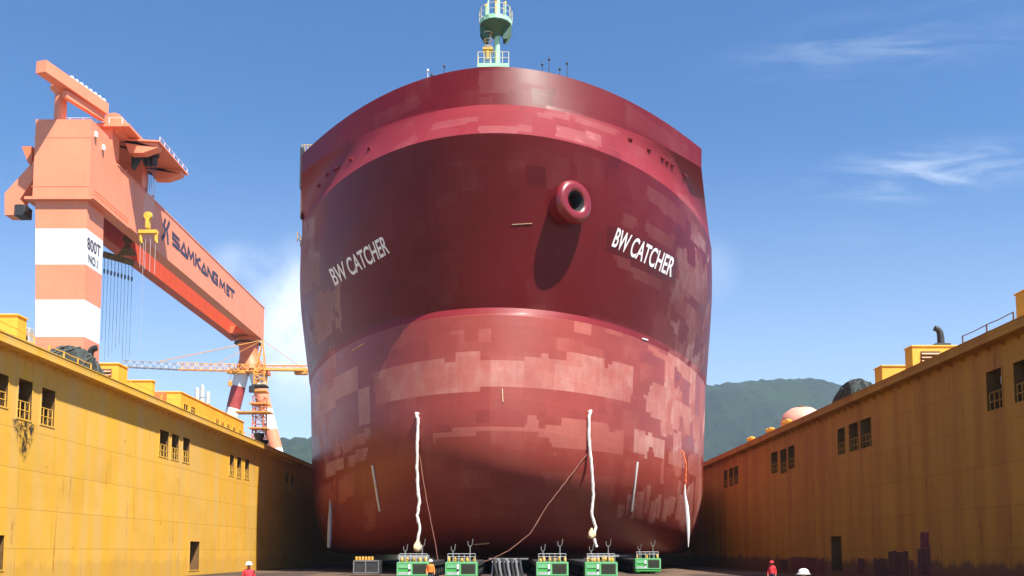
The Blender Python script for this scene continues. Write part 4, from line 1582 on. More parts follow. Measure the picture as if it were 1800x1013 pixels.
cuts = [zl - .5] + [at(100, y_, CY).z for y_ in (402, 465, 527, 592, 655, 720, 790, 860, 930)] + [0]
lgm = MB()
for i in range(len(cuts) - 1):
    za, zb_ = cuts[i], cuts[i + 1]
    q_ = []
    for z in (zb_, za):
        q_ += [(leg_l(z), CY, z), (leg_x(z), CY, z), (leg_x(z), leg_yb(z), z), (leg_l(z), leg_yb(z), z)]
    lgm.add(q_, [(0, 1, 5, 4), (1, 2, 6, 5), (2, 3, 7, 6), (3, 0, 4, 7)], i % 2)
lgm.build("striped_leg", [m_orange, m_stripe], crane, fixn=False)
for txt, tl0, tr0, bl0, br0 in (("800T", (153, 416), (176.5, 433), (153.5, 437), (176, 453)), ("NO.1", (155, 446), (172, 458), (155.5, 461), (171.5, 473))):
    tm = MB()

    def fn(a_, b_):
        px = (1 - b_) * (bl0[0] + (br0[0] - bl0[0]) * a_) + b_ * (tl0[0] + (tr0[0] - tl0[0]) * a_)
        py = (1 - b_) * (bl0[1] + (br0[1] - bl0[1]) * a_) + b_ * (tl0[1] + (tr0[1] - tl0[1]) * a_)
        q_ = atx(px, py, -73.6)
        q_ = atx(px, py, leg_x(q_.z))
        q_.x += .06
        return q_
    place_text(tm, txt, fn, .012, 1.0)
    tm.build("lettering", m_navy, crane, fixn=False)
# two girders with flanges and web stiffener lines
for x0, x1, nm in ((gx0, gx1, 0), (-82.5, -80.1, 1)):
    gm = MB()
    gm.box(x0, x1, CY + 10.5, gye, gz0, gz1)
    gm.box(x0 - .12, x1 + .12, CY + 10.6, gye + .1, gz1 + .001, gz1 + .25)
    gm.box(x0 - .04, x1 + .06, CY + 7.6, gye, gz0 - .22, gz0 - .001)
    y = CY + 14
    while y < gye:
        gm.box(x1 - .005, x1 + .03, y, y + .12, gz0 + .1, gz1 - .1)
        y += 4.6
    gm.build("girder", m_orange if nm == 0 else m_orange_shade, crane)
em = MB()
em.box(-80.1, gx0, gye - 3.2, gye, gz0, gz1)
em.box(-80.1, gx0, gye - 9, gye - 3.2, gz0, gz0 + 2.0)
em.build("end_tie", m_orange_d, crane)

# painted letters on the girder face: strokes in a 1 x 1 box
STR = {'S': [[(1, 1), (0, 1), (0, .56), (1, .44), (1, 0), (0, 0)]], 'A': [[(0, 0), (.5, 1), (1, 0), (.12, 0)]], 'M': [[(0, 0), (.12, 1), (.5, .25), (.88, 1), (1, 0)]],
       'K': [[(.08, 0), (.08, 1)], [(1, 1), (.2, .5), (1, 0)]], 'N': [[(0, 0), (0, 1), (1, 0), (1, 1)]], 'G': [[(1, 1), (0, 1), (0, 0), (1, 0), (1, .48), (.5, .48)]],
       '&': [[(1, 1), (.1, 1), (.1, 0), (1, 0)], [(.1, .5), (.85, .5)]], 'T': [[(0, 1), (1, 1)], [(.5, 1), (.5, 0)]]}
# readings off the photo: left px, right px, top py (left), top py (right), bottom py (left), bottom py (right)
LET = [('S', 304.0, 315.0, 409, 421, 430, 440), ('A', 318, 328.5, 423, 433, 443, 454), ('M', 330, 341, 434, 445, 455, 466), ('K', 343.5, 352, 446, 455, 467, 474), ('A', 354.5, 363, 460, 468, 477, 485),
       ('N', 365.5, 374, 470, 478, 486, 494), ('G', 376, 382.5, 478, 485, 496, 502), ('M', 386.5, 395.5, 490, 498, 505, 514), ('&', 398.5, 403, 500, 505, 517, 521), ('T', 404, 412, 506, 513, 520, 527)]
XF = gx1 + .045


def stroke(mb, poly, fn, wpx):
    pts = [fn(*p_) for p_ in poly]
    for i in range(len(pts) - 1):
        a_, b_ = Vector(pts[i]), Vector(pts[i + 1])
        d = (b_ - a_).normalized()
        sd = Vector((0, -d.z, d.y)) * wpx
        e = d * wpx * .8
        mb.add([a_ - e + sd, b_ + e + sd, b_ + e - sd, a_ - e - sd], [(0, 1, 2, 3)])


for ch, xl, xr, tl_, tr_, bl_, br__ in LET:
    lt = MB()

    def fn(a_, b_):
        px = xl + (xr - xl) * a_
        t_, bb = tl_ + (tr_ - tl_) * a_, bl_ + (br__ - bl_) * a_
        q_ = atx(px, bb + (t_ - bb) * (.06 + .88 * b_), XF)
        return q_
    for k, pl_ in enumerate(STR[ch]):
        stroke(lt, pl_, fn, .40)
    for i, v_ in enumerate(lt.v):
        lt.v[i] = (v_[0] + .002 * (i // 4), v_[1], v_[2])
    lt.build("letter", m_navy, crane, fixn=False)
lt = MB()
for pl_ in ([(290.5, 387), (288, 396), (290, 403), (289.5, 412), (285.5, 419)], [(297.5, 392), (293, 404), (294.5, 414), (295.3, 427)]):
    stroke(lt, pl_, lambda a_, b_: atx(a_, b_, XF), .46)
for i, v_ in enumerate(lt.v):
    lt.v[i] = (v_[0] + .002 * (i // 4), v_[1], v_[2])
lt.build("emblem", m_navy, crane, fixn=False)

# trolley with its machinery on the girders
tr = MB()
zt0 = gz1 + .3
zd1 = at(200, 224, CY + 10).z
tr.box(-84.5, at(229, 219, CY + 9).x, CY + 8.5, CY + 30, zd1 - .5, zd1)
tr.box(-84, -73.6, CY + 9.5, CY + 12.5, zt0 + 1.2, zd1 - .5)
tr.box(-84, -74.0, CY + 24, CY + 27, zt0 + 1.2, zd1 - .5)
tr.build("trolley_deck", m_orange, crane)
ya = CY + 13.5
za1 = at(240, 248, ya).z
xa = at(277, 255, ya).x
for yo in (0, 12):
    ta = MB()
    ta.prism([(-75.5, ya + yo, za1), (xa, ya + yo, za1 - .4), (xa, ya + yo, za1 - 1.3), (-69.6, ya + yo, za1 - 2.3), (-72.2, ya + yo, za1 - 2.3), (-73.4, ya + yo, za1 + .6), (-75.5, ya + yo, za1 + .6)], (0, 2.0, 0))
    ta.build("trolley_arm", m_orange, crane)
tp = MB()
tp.prism([(-74, ya - .4, za1 + .05), (xa + .5, ya - .4, za1 - .35), (xa + .5, ya - .4, za1 - .05), (-74, ya - .4, za1 + .35)], (0, 15.4, 0))
tp.build("trolley_canopy", m_orange, crane)
td = MB()
dz = zd1 + 1.3
xd = at(199, 215, CY + 10).x
td.cyl((xd, CY + 10, dz - .5), (xd, CY + 16, dz - .5), 2.0, n=28)
td.cyl((xd, CY + 9.7, dz - .5), (xd, CY + 9.99, dz - .5), 1.6, n=28)
td.box(xd - 2.6, xd + 2.6, CY + 9.6, CY + 16.4, zd1 + .001, zd1 + .7)
td.build("winch_drum", m_orange, crane, smooth=True)
tw = MB()
for dy_ in (0, 4, 13, 17):
    for xx in (-74.2,):
        tw.cyl((xx - .3, CY + 12 + dy_, zt0 + .55), (xx + .3, CY + 12 + dy_, zt0 + .55), .55, n=16)
        tw.beam((xx, CY + 12 + dy_, zt0 + .55), (xx, CY + 13.5 + dy_, zt0 + 1.7), .4)
tw.build("trolley_bogie", m_orange_d, crane, smooth=True)
ts = MB()
for k in range(3):
    ts.cyl((-70.9 + k * .9, ya + 4, za1 - 2.2), (-70.5 + k * .9, ya + 4, za1 - 2.2), 1.0, n=18)
ts.box(-71.5, -68.3, ya + 3.4, ya + 4.6, za1 - 1.4, za1 - .4)
ts.prism([(-73.0, ya + 3, za1 - 3.9), (-71.2, ya + 3, za1 - .8), (-73.0, ya + 3, za1 - .8)], (0, 1.6, 0))
ts.build("sheave_block", m_dark, crane, smooth=True)
tr2 = MB()
for k in range(6):
    x, y = -83.5 + k * 2.4, CY + 8.6
    tr2.cyl((x, y, zd1), (x, y, zd1 + 1.1), .07, n=6)
for k in range(7):
    x, y = xa + .4, ya + k * 2.4
    tr2.cyl((x, y, za1 - .2), (x, y, za1 + .8), .07, n=6)
tr2.cyl((-83.5, CY + 8.6, zd1 + 1.1), (-71.5, CY + 8.6, zd1 + 1.1), .06, n=6)
tr2.cyl((xa + .4, ya, za1 + .8), (xa + .4, ya + 14.4, za1 + .8), .06, n=6)
tr2.build("railing", m_white, crane)
# auxiliary hook on the outer face
hx, hy = -69.4, 0
hy = hx * F / (243 - 900)
rp = MB()
for k in range(6):
    dx = -.9 + k * .36
    rp.cyl((hx + dx, hy, at(243, 386, hy).z), (hx + dx * .9, ya + 4, za1 - 2.6), .055, n=5)
rp.build("hoist_rope", m_rope, crane)
hk = MB()
zc_ = at(243, 380, hy).z
hk.lathe([(.1, -.45), (.75, -.4), (.85, 0), (.75, .4), (.1, .45)], 0, 0, 18, 0, 0, Matrix.Translation((hx, hy, zc_)) @ Matrix.Rotation(math.pi / 2, 4, 'X'))
hk.box(hx - .3, hx + .3, hy - .5, hy + .5, zc_ - 2.4, zc_ - .3)
zb_ = at(243, 408, hy).z
hk.box(hx - 1.6, hx + 1.9, hy - .5, hy + .5, zb_ - .35, zb_ + .3)
for dx in (-1.3, 1.6):
    hk.tube([(hx + dx, hy, zb_ - .3), (hx + dx, hy, zb_ - 1.6), (hx + dx + .25, hy, zb_ - 2.2)], [.36, .34, .2], 8)
hk.build("hook_block", m_hook, crane, smooth=True)
sl = MB()
for k in range(4):
    dx = -1.3 + k * .95
    sl.cyl((hx + dx, hy, zb_ - .4), (hx + dx, hy, at(243, 470 + 4 * k, hy).z), .05, n=5)
sl.cyl((hx - .7, hy, zb_ - 2), (hx - .7, hy, at(240, 620, hy).z), .04, n=5)
sl.build("sling", m_grey, crane)
# main hook through the gap between the girders with its spreader beam
mx_, my_ = -77.7, 0
my_ = mx_ * F / (208 - 900)
zs_ = at(208, 452, my_).z
rp = MB()
for k in range(4):
    rp.cyl((mx_ - .45 + k * .3, my_, zs_ + 4), (mx_ - .45 + k * .3, my_, gz1 + 2), .07, n=5)
rp.build("hoist_rope", m_dark, crane)
hk = MB()
hk.lathe([(.1, -.5), (.9, -.4), (1.0, 0), (.9, .4), (.1, .5)], 0, 0, 18, 0, 0, Matrix.Translation((mx_, my_, zs_ + 3.6)) @ Matrix.Rotation(math.pi / 2, 4, 'X'))
hk.tube([(mx_, my_, zs_ + 3), (mx_, my_, zs_ + 1.6)], [.5, .6], 10)
hk.prism([(mx_ - 1.9, my_ - .3, zs_ + .4), (mx_ + 1.9, my_ - .3, zs_ + .4), (mx_ + .4, my_ - .3, zs_ + 2.4), (mx_ - .4, my_ - .3, zs_ + 2.4)], (0, .6, 0))
hk.build("main_hook", m_olive, crane, smooth=True)
pa, pb = at(181, 447, my_ - 1.2), at(236, 463, my_ + 1.2)
sp_ = MB()
sp_.beam(pa, pb, .9, 1.1)
sp_.build("spreader_beam", m_olive, crane)
for k in range(9):
    t = .06 + k * .11
    p_ = pa.lerp(pb, t)
    c_ = MB()
    c_.cyl((p_.x, p_.y, p_.z - .5), (p_.x, p_.y, p_.z - 2.6 - .4 * (k % 2)), .06, n=5)
    c_.lathe([(.08, 0), (.2, .3), (.2, .8), (.08, 1.1)], p_.x, p_.y, 8, 0, p_.z - 3.9)
    c_.cyl((p_.x, p_.y, p_.z - 3.8), (p_.x, p_.y, at(208, 600 + (k * 37) % 45, my_).z), .035, n=5)
    c_.build("sling", m_dkgrey if k % 2 else m_rope, crane)
# jib crane on the head
jx, jy = at(106, 200, CY + 2).x, CY + 2
jz = at(106, 156, jy).z
jb = MB()
jb.cyl((jx, jy, zh), (jx, jy, jz - .6), 1.0, 1.0, 20)
jb.lathe([(1.0, -1.1), (1.8, -.35), (1.8, 0), (1.1, .05), (1.1, 1.0)], jx, jy, 20, 0, jz)
jb.build("jib_pillar", m_orange, crane, smooth=True)
pa, pb = at(72, 117, CY - 6), at(183, 189, CY + 8.5)
pb.z = pa.z - .3
jm = MB()
jm.beam(pa, pb, 2.0, 2.1)
pc = pa.lerp(pb, .36)
jm.beam(pc - Vector((0, 0, 2.0)), pb.lerp(pa, .02) - Vector((0, 0, 1.6)), .9, 1.3)
jm.build("jib_boom", m_orange, crane)
for k in range(8):
    jl = MB()
    p_ = pa.lerp(pb, .40 + k * .075)
    jl.bevbox(p_.x + .5, p_.x + 1.0, p_.y - .3, p_.y + .3, p_.z + 1.06, p_.z + 1.5, .05)
    jl.build("jib_lamp", m_white, crane)
jv = MB()
jv.cyl((at(131, 210, CY + 4).x, CY + 4, zh + .1), (at(131, 210, CY + 4).x, CY + 7, zh + .1), 1.3, n=20)
jv.build("hatch_dome", m_orange_d, crane, smooth=True)
# operator cabin on its elbow arm
el = MB()
el.prism([at(px, py, CY + 2) for px, py in ((61, 281), (61, 312), (35, 350), (40, 361), (40, 378), (8, 378), (8, 340))], (0, 2.6, 0))
el.build("cabin_arm", m_orange, crane)
cb_ = MB()
a, b = at(27, 380, CY + 1.5), at(47, 361, CY + 1.5)
cb_.bevbox(a.x, b.x, CY + .9, CY + 3.5, a.z, b.z, .15)
cb_.build("operator_cabin", m_dark, crane)
a, b = at(43, 272, CY + 3), at(62, 258, CY + 3)
pf = MB()
pf.prism([(a.x, CY + 2, b.z - .4), (b.x, CY + 2, b.z - .4), (b.x, CY + 2, a.z - 2.5), (b.x - .6, CY + 2, a.z - 2)], (0, 3, 0))
pf.build("side_platform", m_orange_d, crane)
for k in range(2):
    sm_ = MB()
    sm_.bevbox(-72.98, -72.5, CY + 1 + k * 3, CY + 1.6 + k * 3, zh - 2.6 - k, zh - 1.6 - k, .1)
    sm_.build("floodlight", m_white, crane)
# slim leg at the far end: pivot column and an A of two striped tubes
fx, fy = at(436, 620, gye - 3).x, gye - 3
pv = MB()
zpt, zpb = gz0 - .25, at(440, 652, fy).z
xt_, xb_ = at(436, 601, fy).x, at(440, 650, fy).x
prf = [(0, 3.4), (.06, 3.2), (.2, 2.9), (.45, 2.6), (.65, 2.9), (.85, 3.7), (1, 3.9)]
pv.tube([(xt_ + (xb_ - xt_) * t_, fy, zpt + (zpb - zpt) * t_) for t_, _ in prf], [r for _, r in prf], 20)
pv.lathe([(3.9, zpt - 1.6), (3.9, zpt - 1.3)], xt_, fy, 24, 1)
pv.build("pivot_column", [m_orange_d, m_dark], crane, smooth=True)
fx = xb_
pb_ = MB()
pb_.box(fx - 5.2, fx + 5.2, fy - 3, fy + 3, zpb - 1.0, zpb)
pb_.build("pivot_frame", m_orange_d, crane)
pbr = MB()
for k in range(9):
    pbr.cyl((fx - 5 + k * 1.25, fy - 3, zpb), (fx - 5 + k * 1.25, fy - 3, zpb + 1.3), .09, n=6)
pbr.cyl((fx - 5, fy - 3, zpb + 1.3), (fx + 5, fy - 3, zpb + 1.3), .08, n=6)
pbr.build("railing", m_orange_d, crane)
for top, foot, stripes in (((450, 656), (498, 842), (682, 722, 757, 790, 825)), ((425, 656), (388, 812), (680, 718, 757, 790))):
    p0, p1 = at(*top, fy), at(*foot, fy)
    d = p1 - p0
    k = (0 - p0.z) / d.z
    p1 = p0 + d * k
    cz_ = [0] + [(at(top[0], s_, fy).z - p0.z) / (p1.z - p0.z) for s_ in stripes] + [1]
    for i in range(len(cz_) - 1):
        if i == 0:
            sm = MB()
        sm.cyl(p0.lerp(p1, cz_[i]), p0.lerp(p1, cz_[i + 1]), 2.05 - .3 * cz_[i], 2.05 - .3 * cz_[i + 1], 18, (i + 1) % 2, caps=False)
    sm.build("slim_leg", [m_orange if top[0] > 440 else mat("shaded orange crane paint", (.45, .07, .06), .55), m_stripe], crane, smooth=True)  # left leg: red stripes are the orange with its shade painted in

# ------------------------------------------------------------------ the tower crane
TY = 182.0
tbx = at(457, 700, TY).x
tcr = thing("tower_crane", (tbx, TY, 0), "slim orange tower crane with long lattice jib in front of the gantry crane's far leg", "tower crane")


def lattice(mb, a, b, wd, n, r, mi=0, tri=False, up=Vector((0, 1, 0))):
    a, b = Vector(a), Vector(b)
    d = (b - a).normalized()
    s1 = d.cross(up).normalized() * wd / 2
    s2 = d.cross(s1).normalized() * wd / 2
    cs = [s1 + s2, s1 - s2, -s1 - s2, -s1 + s2] if not tri else [s1 * 0 + s2 * -1, s1 + s2, -s1 + s2]
    m_ = len(cs)
    for c in cs:
        mb.cyl(a + c, b + c, r, n=5, mi=mi)
    for k in range(n):
        p, q_ = a.lerp(b, k / n), a.lerp(b, (k + 1) / n)
        for i in range(m_):
            j = (i + 1) % m_
            if k % 2:
                mb.cyl(p + cs[i], q_ + cs[j], r * .6, n=4, mi=mi)
            else:
                mb.cyl(p + cs[j], q_ + cs[i], r * .6, n=4, mi=mi)
            mb.cyl(p + cs[i], p + cs[j], r * .55, n=4, mi=mi)


jz0 = at(457, 650, TY).z
b_ = MB()
lattice(b_, (tbx, TY, 0), (tbx, TY, jz0 - 5.5), 2.2, 24, .12)
b_.build("mast", m_red_t, tcr)
b_ = MB()
lattice(b_, (tbx, TY, jz0 - 3.2), (tbx, TY, jz0), 2.0, 3, .16)
za_ = at(460, 598, TY).z
for dx in (-.9, .9):
    for dy_ in (-.7, .7):
        b_.cyl((tbx + dx, TY + dy_, jz0), (tbx + .3, TY, za_), .11, n=5)
for k in range(4):
    t = k / 4
    b_.cyl((tbx - .9 * (1 - t), TY - .7 * (1 - t), jz0 + (za_ - jz0) * t), (tbx + .3 + .6 * (1 - t), TY - .7 * (1 - t), jz0 + (za_ - jz0) * t), .08, n=4)
b_.build("tower_head", m_tcr, tcr)
b_ = MB()
b_.bevbox(tbx - 1.4, tbx + 1.4, TY - 1.4, TY + 1.4, jz0 - 3.6, jz0 - 3.2, .1)
b_.bevbox(tbx - 1.7, tbx - .7, TY - 2.2, TY - 1.4, jz0 - 5.0, jz0 - 3.6, .15)
b_.build("cabin", m_dark, tcr)
pe, pr_ = at(214, 639, TY - 8), at(540, 651, TY + 4)
pm_ = at(313, 644, TY - 4.5)
b_ = MB()
lattice(b_, (tbx, TY, jz0 + .3), pm_, 1.4, 18, .09, 0, True, Vector((0, 0, 1)))
lattice(b_, pm_, pe, 1.3, 14, .095, 1, True, Vector((0, 0, 1)))
b_.build("jib", [m_tcr, m_tcr2], tcr)
b_ = MB()
b_.beam((tbx, TY, jz0), pr_, 1.2, .4)
b_.box(pr_.x - 2.5, pr_.x, pr_.y - .8, pr_.y + .8, pr_.z - .9, pr_.z + .3)
lattice(b_, (tbx, TY, jz0 + .5), pr_ + Vector((0, 0, .6)), .7, 10, .08, 0, False, Vector((0, 0, 1)))
b_.build("counter_jib", m_tcr, tcr)
b_ = MB()
ap = Vector((tbx + .3, TY, za_))
b_.cyl(ap, pm_ + (pe - pm_) * .35 + Vector((0, 0, .7)), .09, n=5)
b_.cyl(ap, Vector((tbx, TY, jz0)).lerp(pm_, .55) + Vector((0, 0, .7)), .06, n=5)
b_.cyl(ap, pr_ + Vector((-1, 0, .4)), .06, n=5)
b_.build("pendant_line", m_tcr, tcr)
for py, wd in ((727, 3.0), (712, 2.2), (755, 2.2), (690, 1.8)):
    b_ = MB()
    z_ = at(457, py, TY).z
    b_.box(tbx - wd * (1.5 if py == 727 else .8), tbx + wd * .8, TY - 1.6, TY + 1.6, z_, z_ + .25)
    b_.build("landing", m_tcr, tcr)
# hook hanging from the jib
b_ = MB()
pz = Vector((tbx, TY, jz0)).lerp(pm_, .30)
for dx in (-.5, .9):
    b_.cyl((pz.x + dx * 1.5, pz.y, pz.z - .3), (pz.x + dx * .3 - 1.2, pz.y, at(402, 672, TY).z), .05, n=5)
b_.bevbox(pz.x - 1.5, pz.x - .8, pz.y - .3, pz.y + .3, at(402, 681, TY).z, at(402, 672, TY).z, .1)
b_.box(pz.x - 1.8, pz.x + 1.8, pz.y - .5, pz.y + .5, pz.z - 1.0, pz.z - .5)
b_.build("hook_trolley", m_tcr, tcr)
# three white tanks poking up behind the long deck house
for k, (px, py) in enumerate(((347, 681), (356, 676), (366, 688))):
    Y = 135
    p_ = at(px, py, Y)
    root = thing("storage_silo", (p_.x, Y, 0), ["left one of the three pale silos behind the long deck house", "middle and tallest of the three pale silos behind the long deck house",
                                               "right and lowest of the three pale silos behind the long deck house"][k], "silo", "pale silos behind the left wall")
    b_ = MB()
    b_.lathe([(.34, 0), (.34, p_.z - .5), (.22, p_.z - .1), (.05, p_.z)], p_.x, Y, 14, 0)
    b_.build("shell", m_silo, root, smooth=True)
    b_ = MB()
    for h in (p_.z - 2, p_.z - 4):
        b_.lathe([(.38, 0), (.38, .1), (.34, .12)], p_.x, Y, 14, 0, h)
    b_.build("hoop", m_grey, root)


# ------------------------------------------------------------------ people
def person(px, Y, height, jacket, trousers, hat, label, turn=0.0, vest=None):
    x = at(px, 968, Y).x
    root = thing("person", (x, Y, 0), label, "person")
    s_ = height / 1.78
    J = [((0, 0, .98), (.155, .11)), ((0, .0, 1.18), (.15, .105)), ((0, .01, 1.40), (.18, .115)), ((0, .01, 1.50), (.075, .07)), ((0, -.01, 1.57), (.06, .062)), ((0, -.02, 1.66), (.082, .098)), ((0, -.01, 1.73), (.07, .085)),
         ((.17, .01, 1.44), (.072, .072)), ((.25, .03, 1.16), (.052, .052)), ((.26, -.10, .92), (.038, .038)), ((.26, -.13, .86), (.042, .026)),
         ((-.17, .01, 1.44), (.072, .072)), ((-.25, .03, 1.16), (.052, .052)), ((-.26, -.06, .91), (.038, .038)), ((-.26, -.09, .85), (.042, .026)),
         ((.10, 0, .90), (.095, .095)), ((.11, -.01, .50), (.065, .065)), ((.115, .02, .10), (.048, .048)), ((.12, -.13, .045), (.045, .04)),
         ((-.10, 0, .90), (.095, .095)), ((-.11, -.02, .50), (.065, .065)), ((-.115, .02, .10), (.048, .048)), ((-.12, -.13, .045), (.045, .04))]
    E_ = [(0, 1), (1, 2), (2, 3), (3, 4), (4, 5), (5, 6), (2, 7), (7, 8), (8, 9), (9, 10), (2, 11), (11, 12), (12, 13), (13, 14), (0, 15), (15, 16), (16, 17), (17, 18), (0, 19), (19, 20), (20, 21), (21, 22)]
    # nose, and fingers with a thumb on both hands
    J.append(((0, -.115, 1.645), (.016, .02)))
    E_.append((5, len(J) - 1))
    for base, sx in ((10, 1), (14, -1)):
        bx_, by__, bz = J[base][0]
        for k in range(4):
            i0 = len(J)
            ln = (.055, .065, .062, .048)[k]
            J.append(((bx_ + sx * (-.02 + k * .0), by__ - .03 + k * .022, bz - .05), (.010, .010)))
            J.append(((bx_ - sx * .012, by__ - .03 + k * .022, bz - .05 - ln), (.008, .008)))
            E_ += [(base, i0), (i0, i0 + 1)]
        i0 = len(J)
        J.append(((bx_ - sx * .01, by__ - .06, bz - .02), (.011, .011)))
        J.append(((bx_ - sx * .02, by__ - .075, bz - .06), (.009, .009)))
        E_ += [(base, i0), (i0, i0 + 1)]
    me_ = bpy.data.meshes.new("body")
    cs, sn = math.cos(turn), math.sin(turn)
    me_.from_pydata([((a_ * cs - b_ * sn) * s_, (a_ * sn + b_ * cs) * s_, c_ * s_) for (a_, b_, c_), _ in J], E_, [])
    o = bpy.data.objects.new("body", me_)
    C.objects.link(o)
    md = o.modifiers.new("skin", 'SKIN')
    md.use_smooth_shade = True
    for i, (_, r_) in enumerate(J):
        me_.skin_vertices[0].data[i].radius = (r_[0] * s_, r_[1] * s_)
    me_.skin_vertices[0].data[0].use_root = True
    sb_ = o.modifiers.new("sub", 'SUBSURF')
    sb_.levels = sb_.render_levels = 2
    dg = bpy.context.evaluated_depsgraph_get()
    dg.update()
    m2 = bpy.data.meshes.new_from_object(o.evaluated_get(dg))
    bpy.data.objects.remove(o)
    m2.name = "body"
    for m_ in (jacket, trousers, m_skin, m_dark):
        m2.materials.append(m_)
    for p_ in m2.polygons:
        c_ = p_.center / s_
        p_.use_smooth = True
        p_.material_index = 3 if c_.z < .11 else 2 if c_.z > 1.525 or (abs(c_.x * cs + c_.y * sn) > .17 and c_.z < .895) else 1 if c_.z < .97 and abs(c_.x * cs + c_.y * sn) < .2 else 0
    ob = bpy.data.objects.new("body", m2)
    C.objects.link(ob)
    ob.parent = root
    h_ = MB()
    hz = 1.685 * s_
    hx_, hy_ = x + (.02 * sn) * s_, Y - .02 * cs * s_
    h_.lathe([(.17 * s_, 0), (.175 * s_, .012), (.135 * s_, .02), (.132 * s_, .06 * s_), (.11 * s_, .11 * s_), (.06 * s_, .142 * s_), (.01, .15 * s_)], hx_, hy_, 18, 0, hz)
    h_.build("helmet", hat, root, smooth=True)
    fc = MB()
    for sx in (-1, 1):
        ex, ey = sx * .035, -.108
        fc.lathe([(.004, -.012), (.013, 0), (.004, .012)], x + (ex * cs - ey * sn) * s_, Y + (ex * sn + ey * cs) * s_, 8, 0, 1.665 * s_)
    fc.box(x + (-.028 * cs + .112 * sn) * s_, x + (.028 * cs + .112 * sn) * s_, Y - .116 * s_, Y - .10 * s_, 1.595 * s_, 1.605 * s_)
    fc.build("face_features", m_dark, root)
    if vest:
        vv_ = MB()
        q_ = [(.185, .98), (.18, 1.15), (.205, 1.32), (.20, 1.42), (.10, 1.50)]
        n = 16
        vs = []
        for r, z in q_:
            for k in range(n):
                a_ = 2 * math.pi * k / n
                ax_, ay_ = r * 1.12 * math.cos(a_), r * .82 * math.sin(a_)
                vs.append((x + (ax_ * cs - ay_ * sn) * s_, Y + (ax_ * sn + ay_ * cs) * s_, z * s_))
        fs = []
        for i in range(len(q_) - 1):
            for k in range(n):
                j = (k + 1) % n
                fs.append((i * n + k, i * n + j, (i + 1) * n + j, (i + 1) * n + k))
        vv_.add(vs, fs)
        for i, f_ in enumerate(vv_.f):
            if 16 <= i < 32:
                vv_.mi[i] = 1 if False else 0
        vv_.build("vest", vest, root, smooth=True)
    return root


m_skin = mat("skin", (.50, .29, .20), .55, .05, 3)
m_redj = mat("red jacket cloth", (.72, .035, .05), .8, .08, 5)
m_orj = mat("orange vest cloth", (.9, .22, .03), .75, .08, 5)
m_navyc = mat("dark work trousers", (.03, .035, .06), .85, .1, 5)
m_greyj = mat("grey work jacket", (.25, .26, .28), .8, .1, 5)
m_hat = mat("white helmet shell", (.84, .84, .82), .3, .02, 3)
person(438, 38, 1.745, m_redj, m_navyc, m_hat, "worker in red jacket and white helmet standing near the left wall", .3)
person(1412, 22.5, 1.76, m_greyj, m_navyc, m_hat, "nearest worker, only the white helmet rising into the photo at lower right", math.pi)
person(757, 57, 1.66, m_orj, m_navyc, m_hat, "worker in orange vest and white helmet between the two left green power packs", 0.1, m_orj)
person(1356, 55, 1.60, m_redj, m_navyc, m_redj, "worker in red jacket standing before the shaded right wall", -.4)

# ------------------------------------------------------------------ hills and far woods
def hill_mat():
    m = bpy.data.materials.new("wooded hillside")
    m.use_nodes = True
    t = NT(m.node_tree)
    g_ = t.n('ShaderNodeNewGeometry')
    n = t.noise(g_.outputs['Position'], .045, 8, .75)
    n2 = t.noise(g_.outputs['Position'], .003, 4, .6)
    c = t.mix(t.ramp(n, .32, .68), (.005, .009, .006), (.023, .036, .021))
    c = t.mix(t.math('MULTIPLY', t.ramp(n2, .4, .65), .5), c, (.03, .06, .022))
    b = t.n('ShaderNodeBsdfPrincipled')
    t.put(b.inputs['Base Color'], c)
    b.inputs['Roughness'].default_value = .9
    b.inputs['Specular IOR Level'].default_value = .1
    o = t.n('ShaderNodeOutputMaterial')
    t.t.links.new(b.outputs[0], o.inputs[0])
    return m


def vnoise(x, y, seed):
    rs = np.random.default_rng(seed).random((64, 64))
    xi, yi = np.floor(x).astype(int), np.floor(y).astype(int)
    fx_, fy_ = x - xi, y - yi
    fx_, fy_ = fx_ * fx_ * (3 - 2 * fx_), fy_ * fy_ * (3 - 2 * fy_)
    g_ = lambda a_, b_: rs[a_ % 64, b_ % 64]
    return (g_(xi, yi) * (1 - fx_) + g_(xi + 1, yi) * fx_) * (1 - fy_) + (g_(xi, yi + 1) * (1 - fx_) + g_(xi + 1, yi + 1) * fx_) * fy_


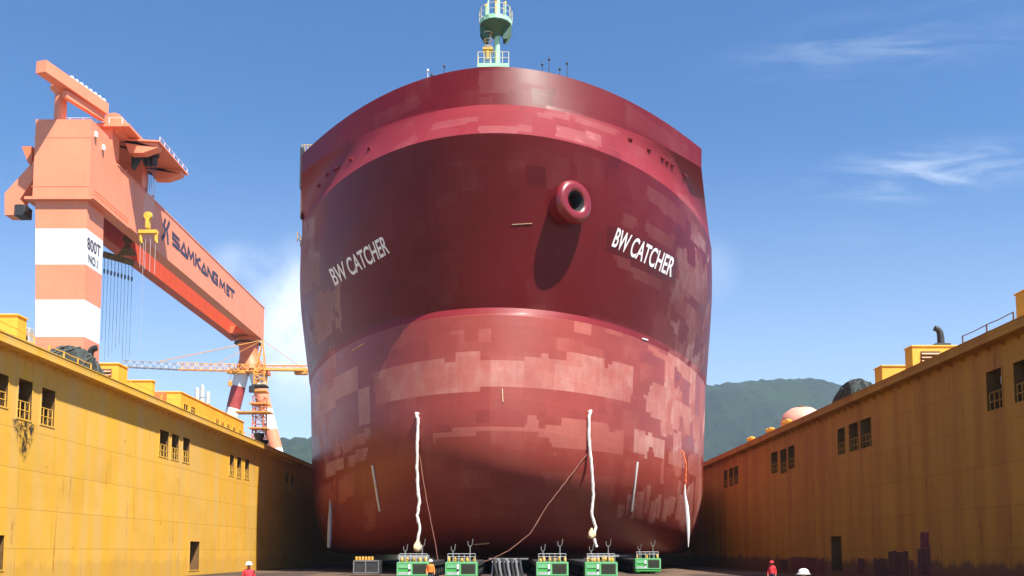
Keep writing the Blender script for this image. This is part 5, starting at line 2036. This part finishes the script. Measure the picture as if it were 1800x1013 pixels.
def hill(ridge, Y, x0, x1, yd0, yd1, name, seed):
    """ridge: points (x, z) of the crest at distance Y"""
    nx, ny = 420, 90
    X, YY = np.meshgrid(np.linspace(x0, x1, nx), np.linspace(yd0, yd1, ny))
    rx, rz = zip(*ridge)
    H = np.interp(X * Y / YY, rx, rz)
    t = np.clip((YY - yd0) / (Y - yd0), 0, 1)
    t2 = np.clip((yd1 - YY) / (yd1 - Y), 0, 1)
    prof_ = np.where(YY <= Y, np.sin(t * math.pi / 2) ** 2.3, np.sin(t2 * math.pi / 2))
    spur = (vnoise(X / 260, YY / 380, seed) - .5) * 130 * np.sin(t * math.pi) * (YY <= Y)
    Z = H * prof_ + spur
    Z += (vnoise(X / 60, YY / 60, seed + 1) - .5) * 18 + (vnoise(X / 17, YY / 30, seed + 2) - .5) * 14 * np.minimum(1, prof_ * 3)
    Z = np.where((YY <= yd0 + 1) | (YY >= yd1 - 1), -2, Z)
    vs = np.stack([X, YY, Z], -1).reshape(-1, 3).tolist()
    fs = [(j * nx + i, j * nx + i + 1, (j + 1) * nx + i + 1, (j + 1) * nx + i) for j in range(ny - 1) for i in range(nx - 1)]
    b_ = MB()
    b_.add(vs, fs)
    return tag(b_.build(name, hill_mat(), None, smooth=True, fixn=False), kind='structure')


HY = 3600.0
rid = [(at(px, py, HY).x, at(px, py, HY).z) for px, py in ((900, 760), (1100, 712), (1200, 688), (1240, 683), (1300, 680), (1345, 675), (1385, 672), (1420, 675), (1450, 680), (1480, 690), (1520, 706), (1600, 740), (1750, 800), (1950, 880))]
hill(rid, HY, -240, 3100, 1900, 5400, "hills", 3)
HY2 = 2700.0
rid = [(at(px, py, HY2).x, at(px, py, HY2).z) for px, py in ((250, 900), (380, 830), (440, 800), (490, 776), (520, 771), (545, 770), (600, 772), (700, 800), (850, 870))]
hill(rid, HY2, -1280, -50, 1700, 3900, "hills", 9)

# ------------------------------------------------------------------ sea air
hz_ = MB()
hz_.box(-2000, 4200, -60, 6000, -3.5, 760)
ho = hz_.build("haze", [], None)
hm = bpy.data.materials.new("pale sea haze")
hm.use_nodes = True
t = NT(hm.node_tree)
pv_ = t.n('ShaderNodeVolumePrincipled')
pv_.inputs['Color'].default_value = (.62, .80, 1, 1)
pv_.inputs['Density'].default_value = .00007
o_ = t.n('ShaderNodeOutputMaterial')
t.t.links.new(pv_.outputs[0], o_.inputs['Volume'])
ho.data.materials.append(hm)
tag(ho, kind='stuff')
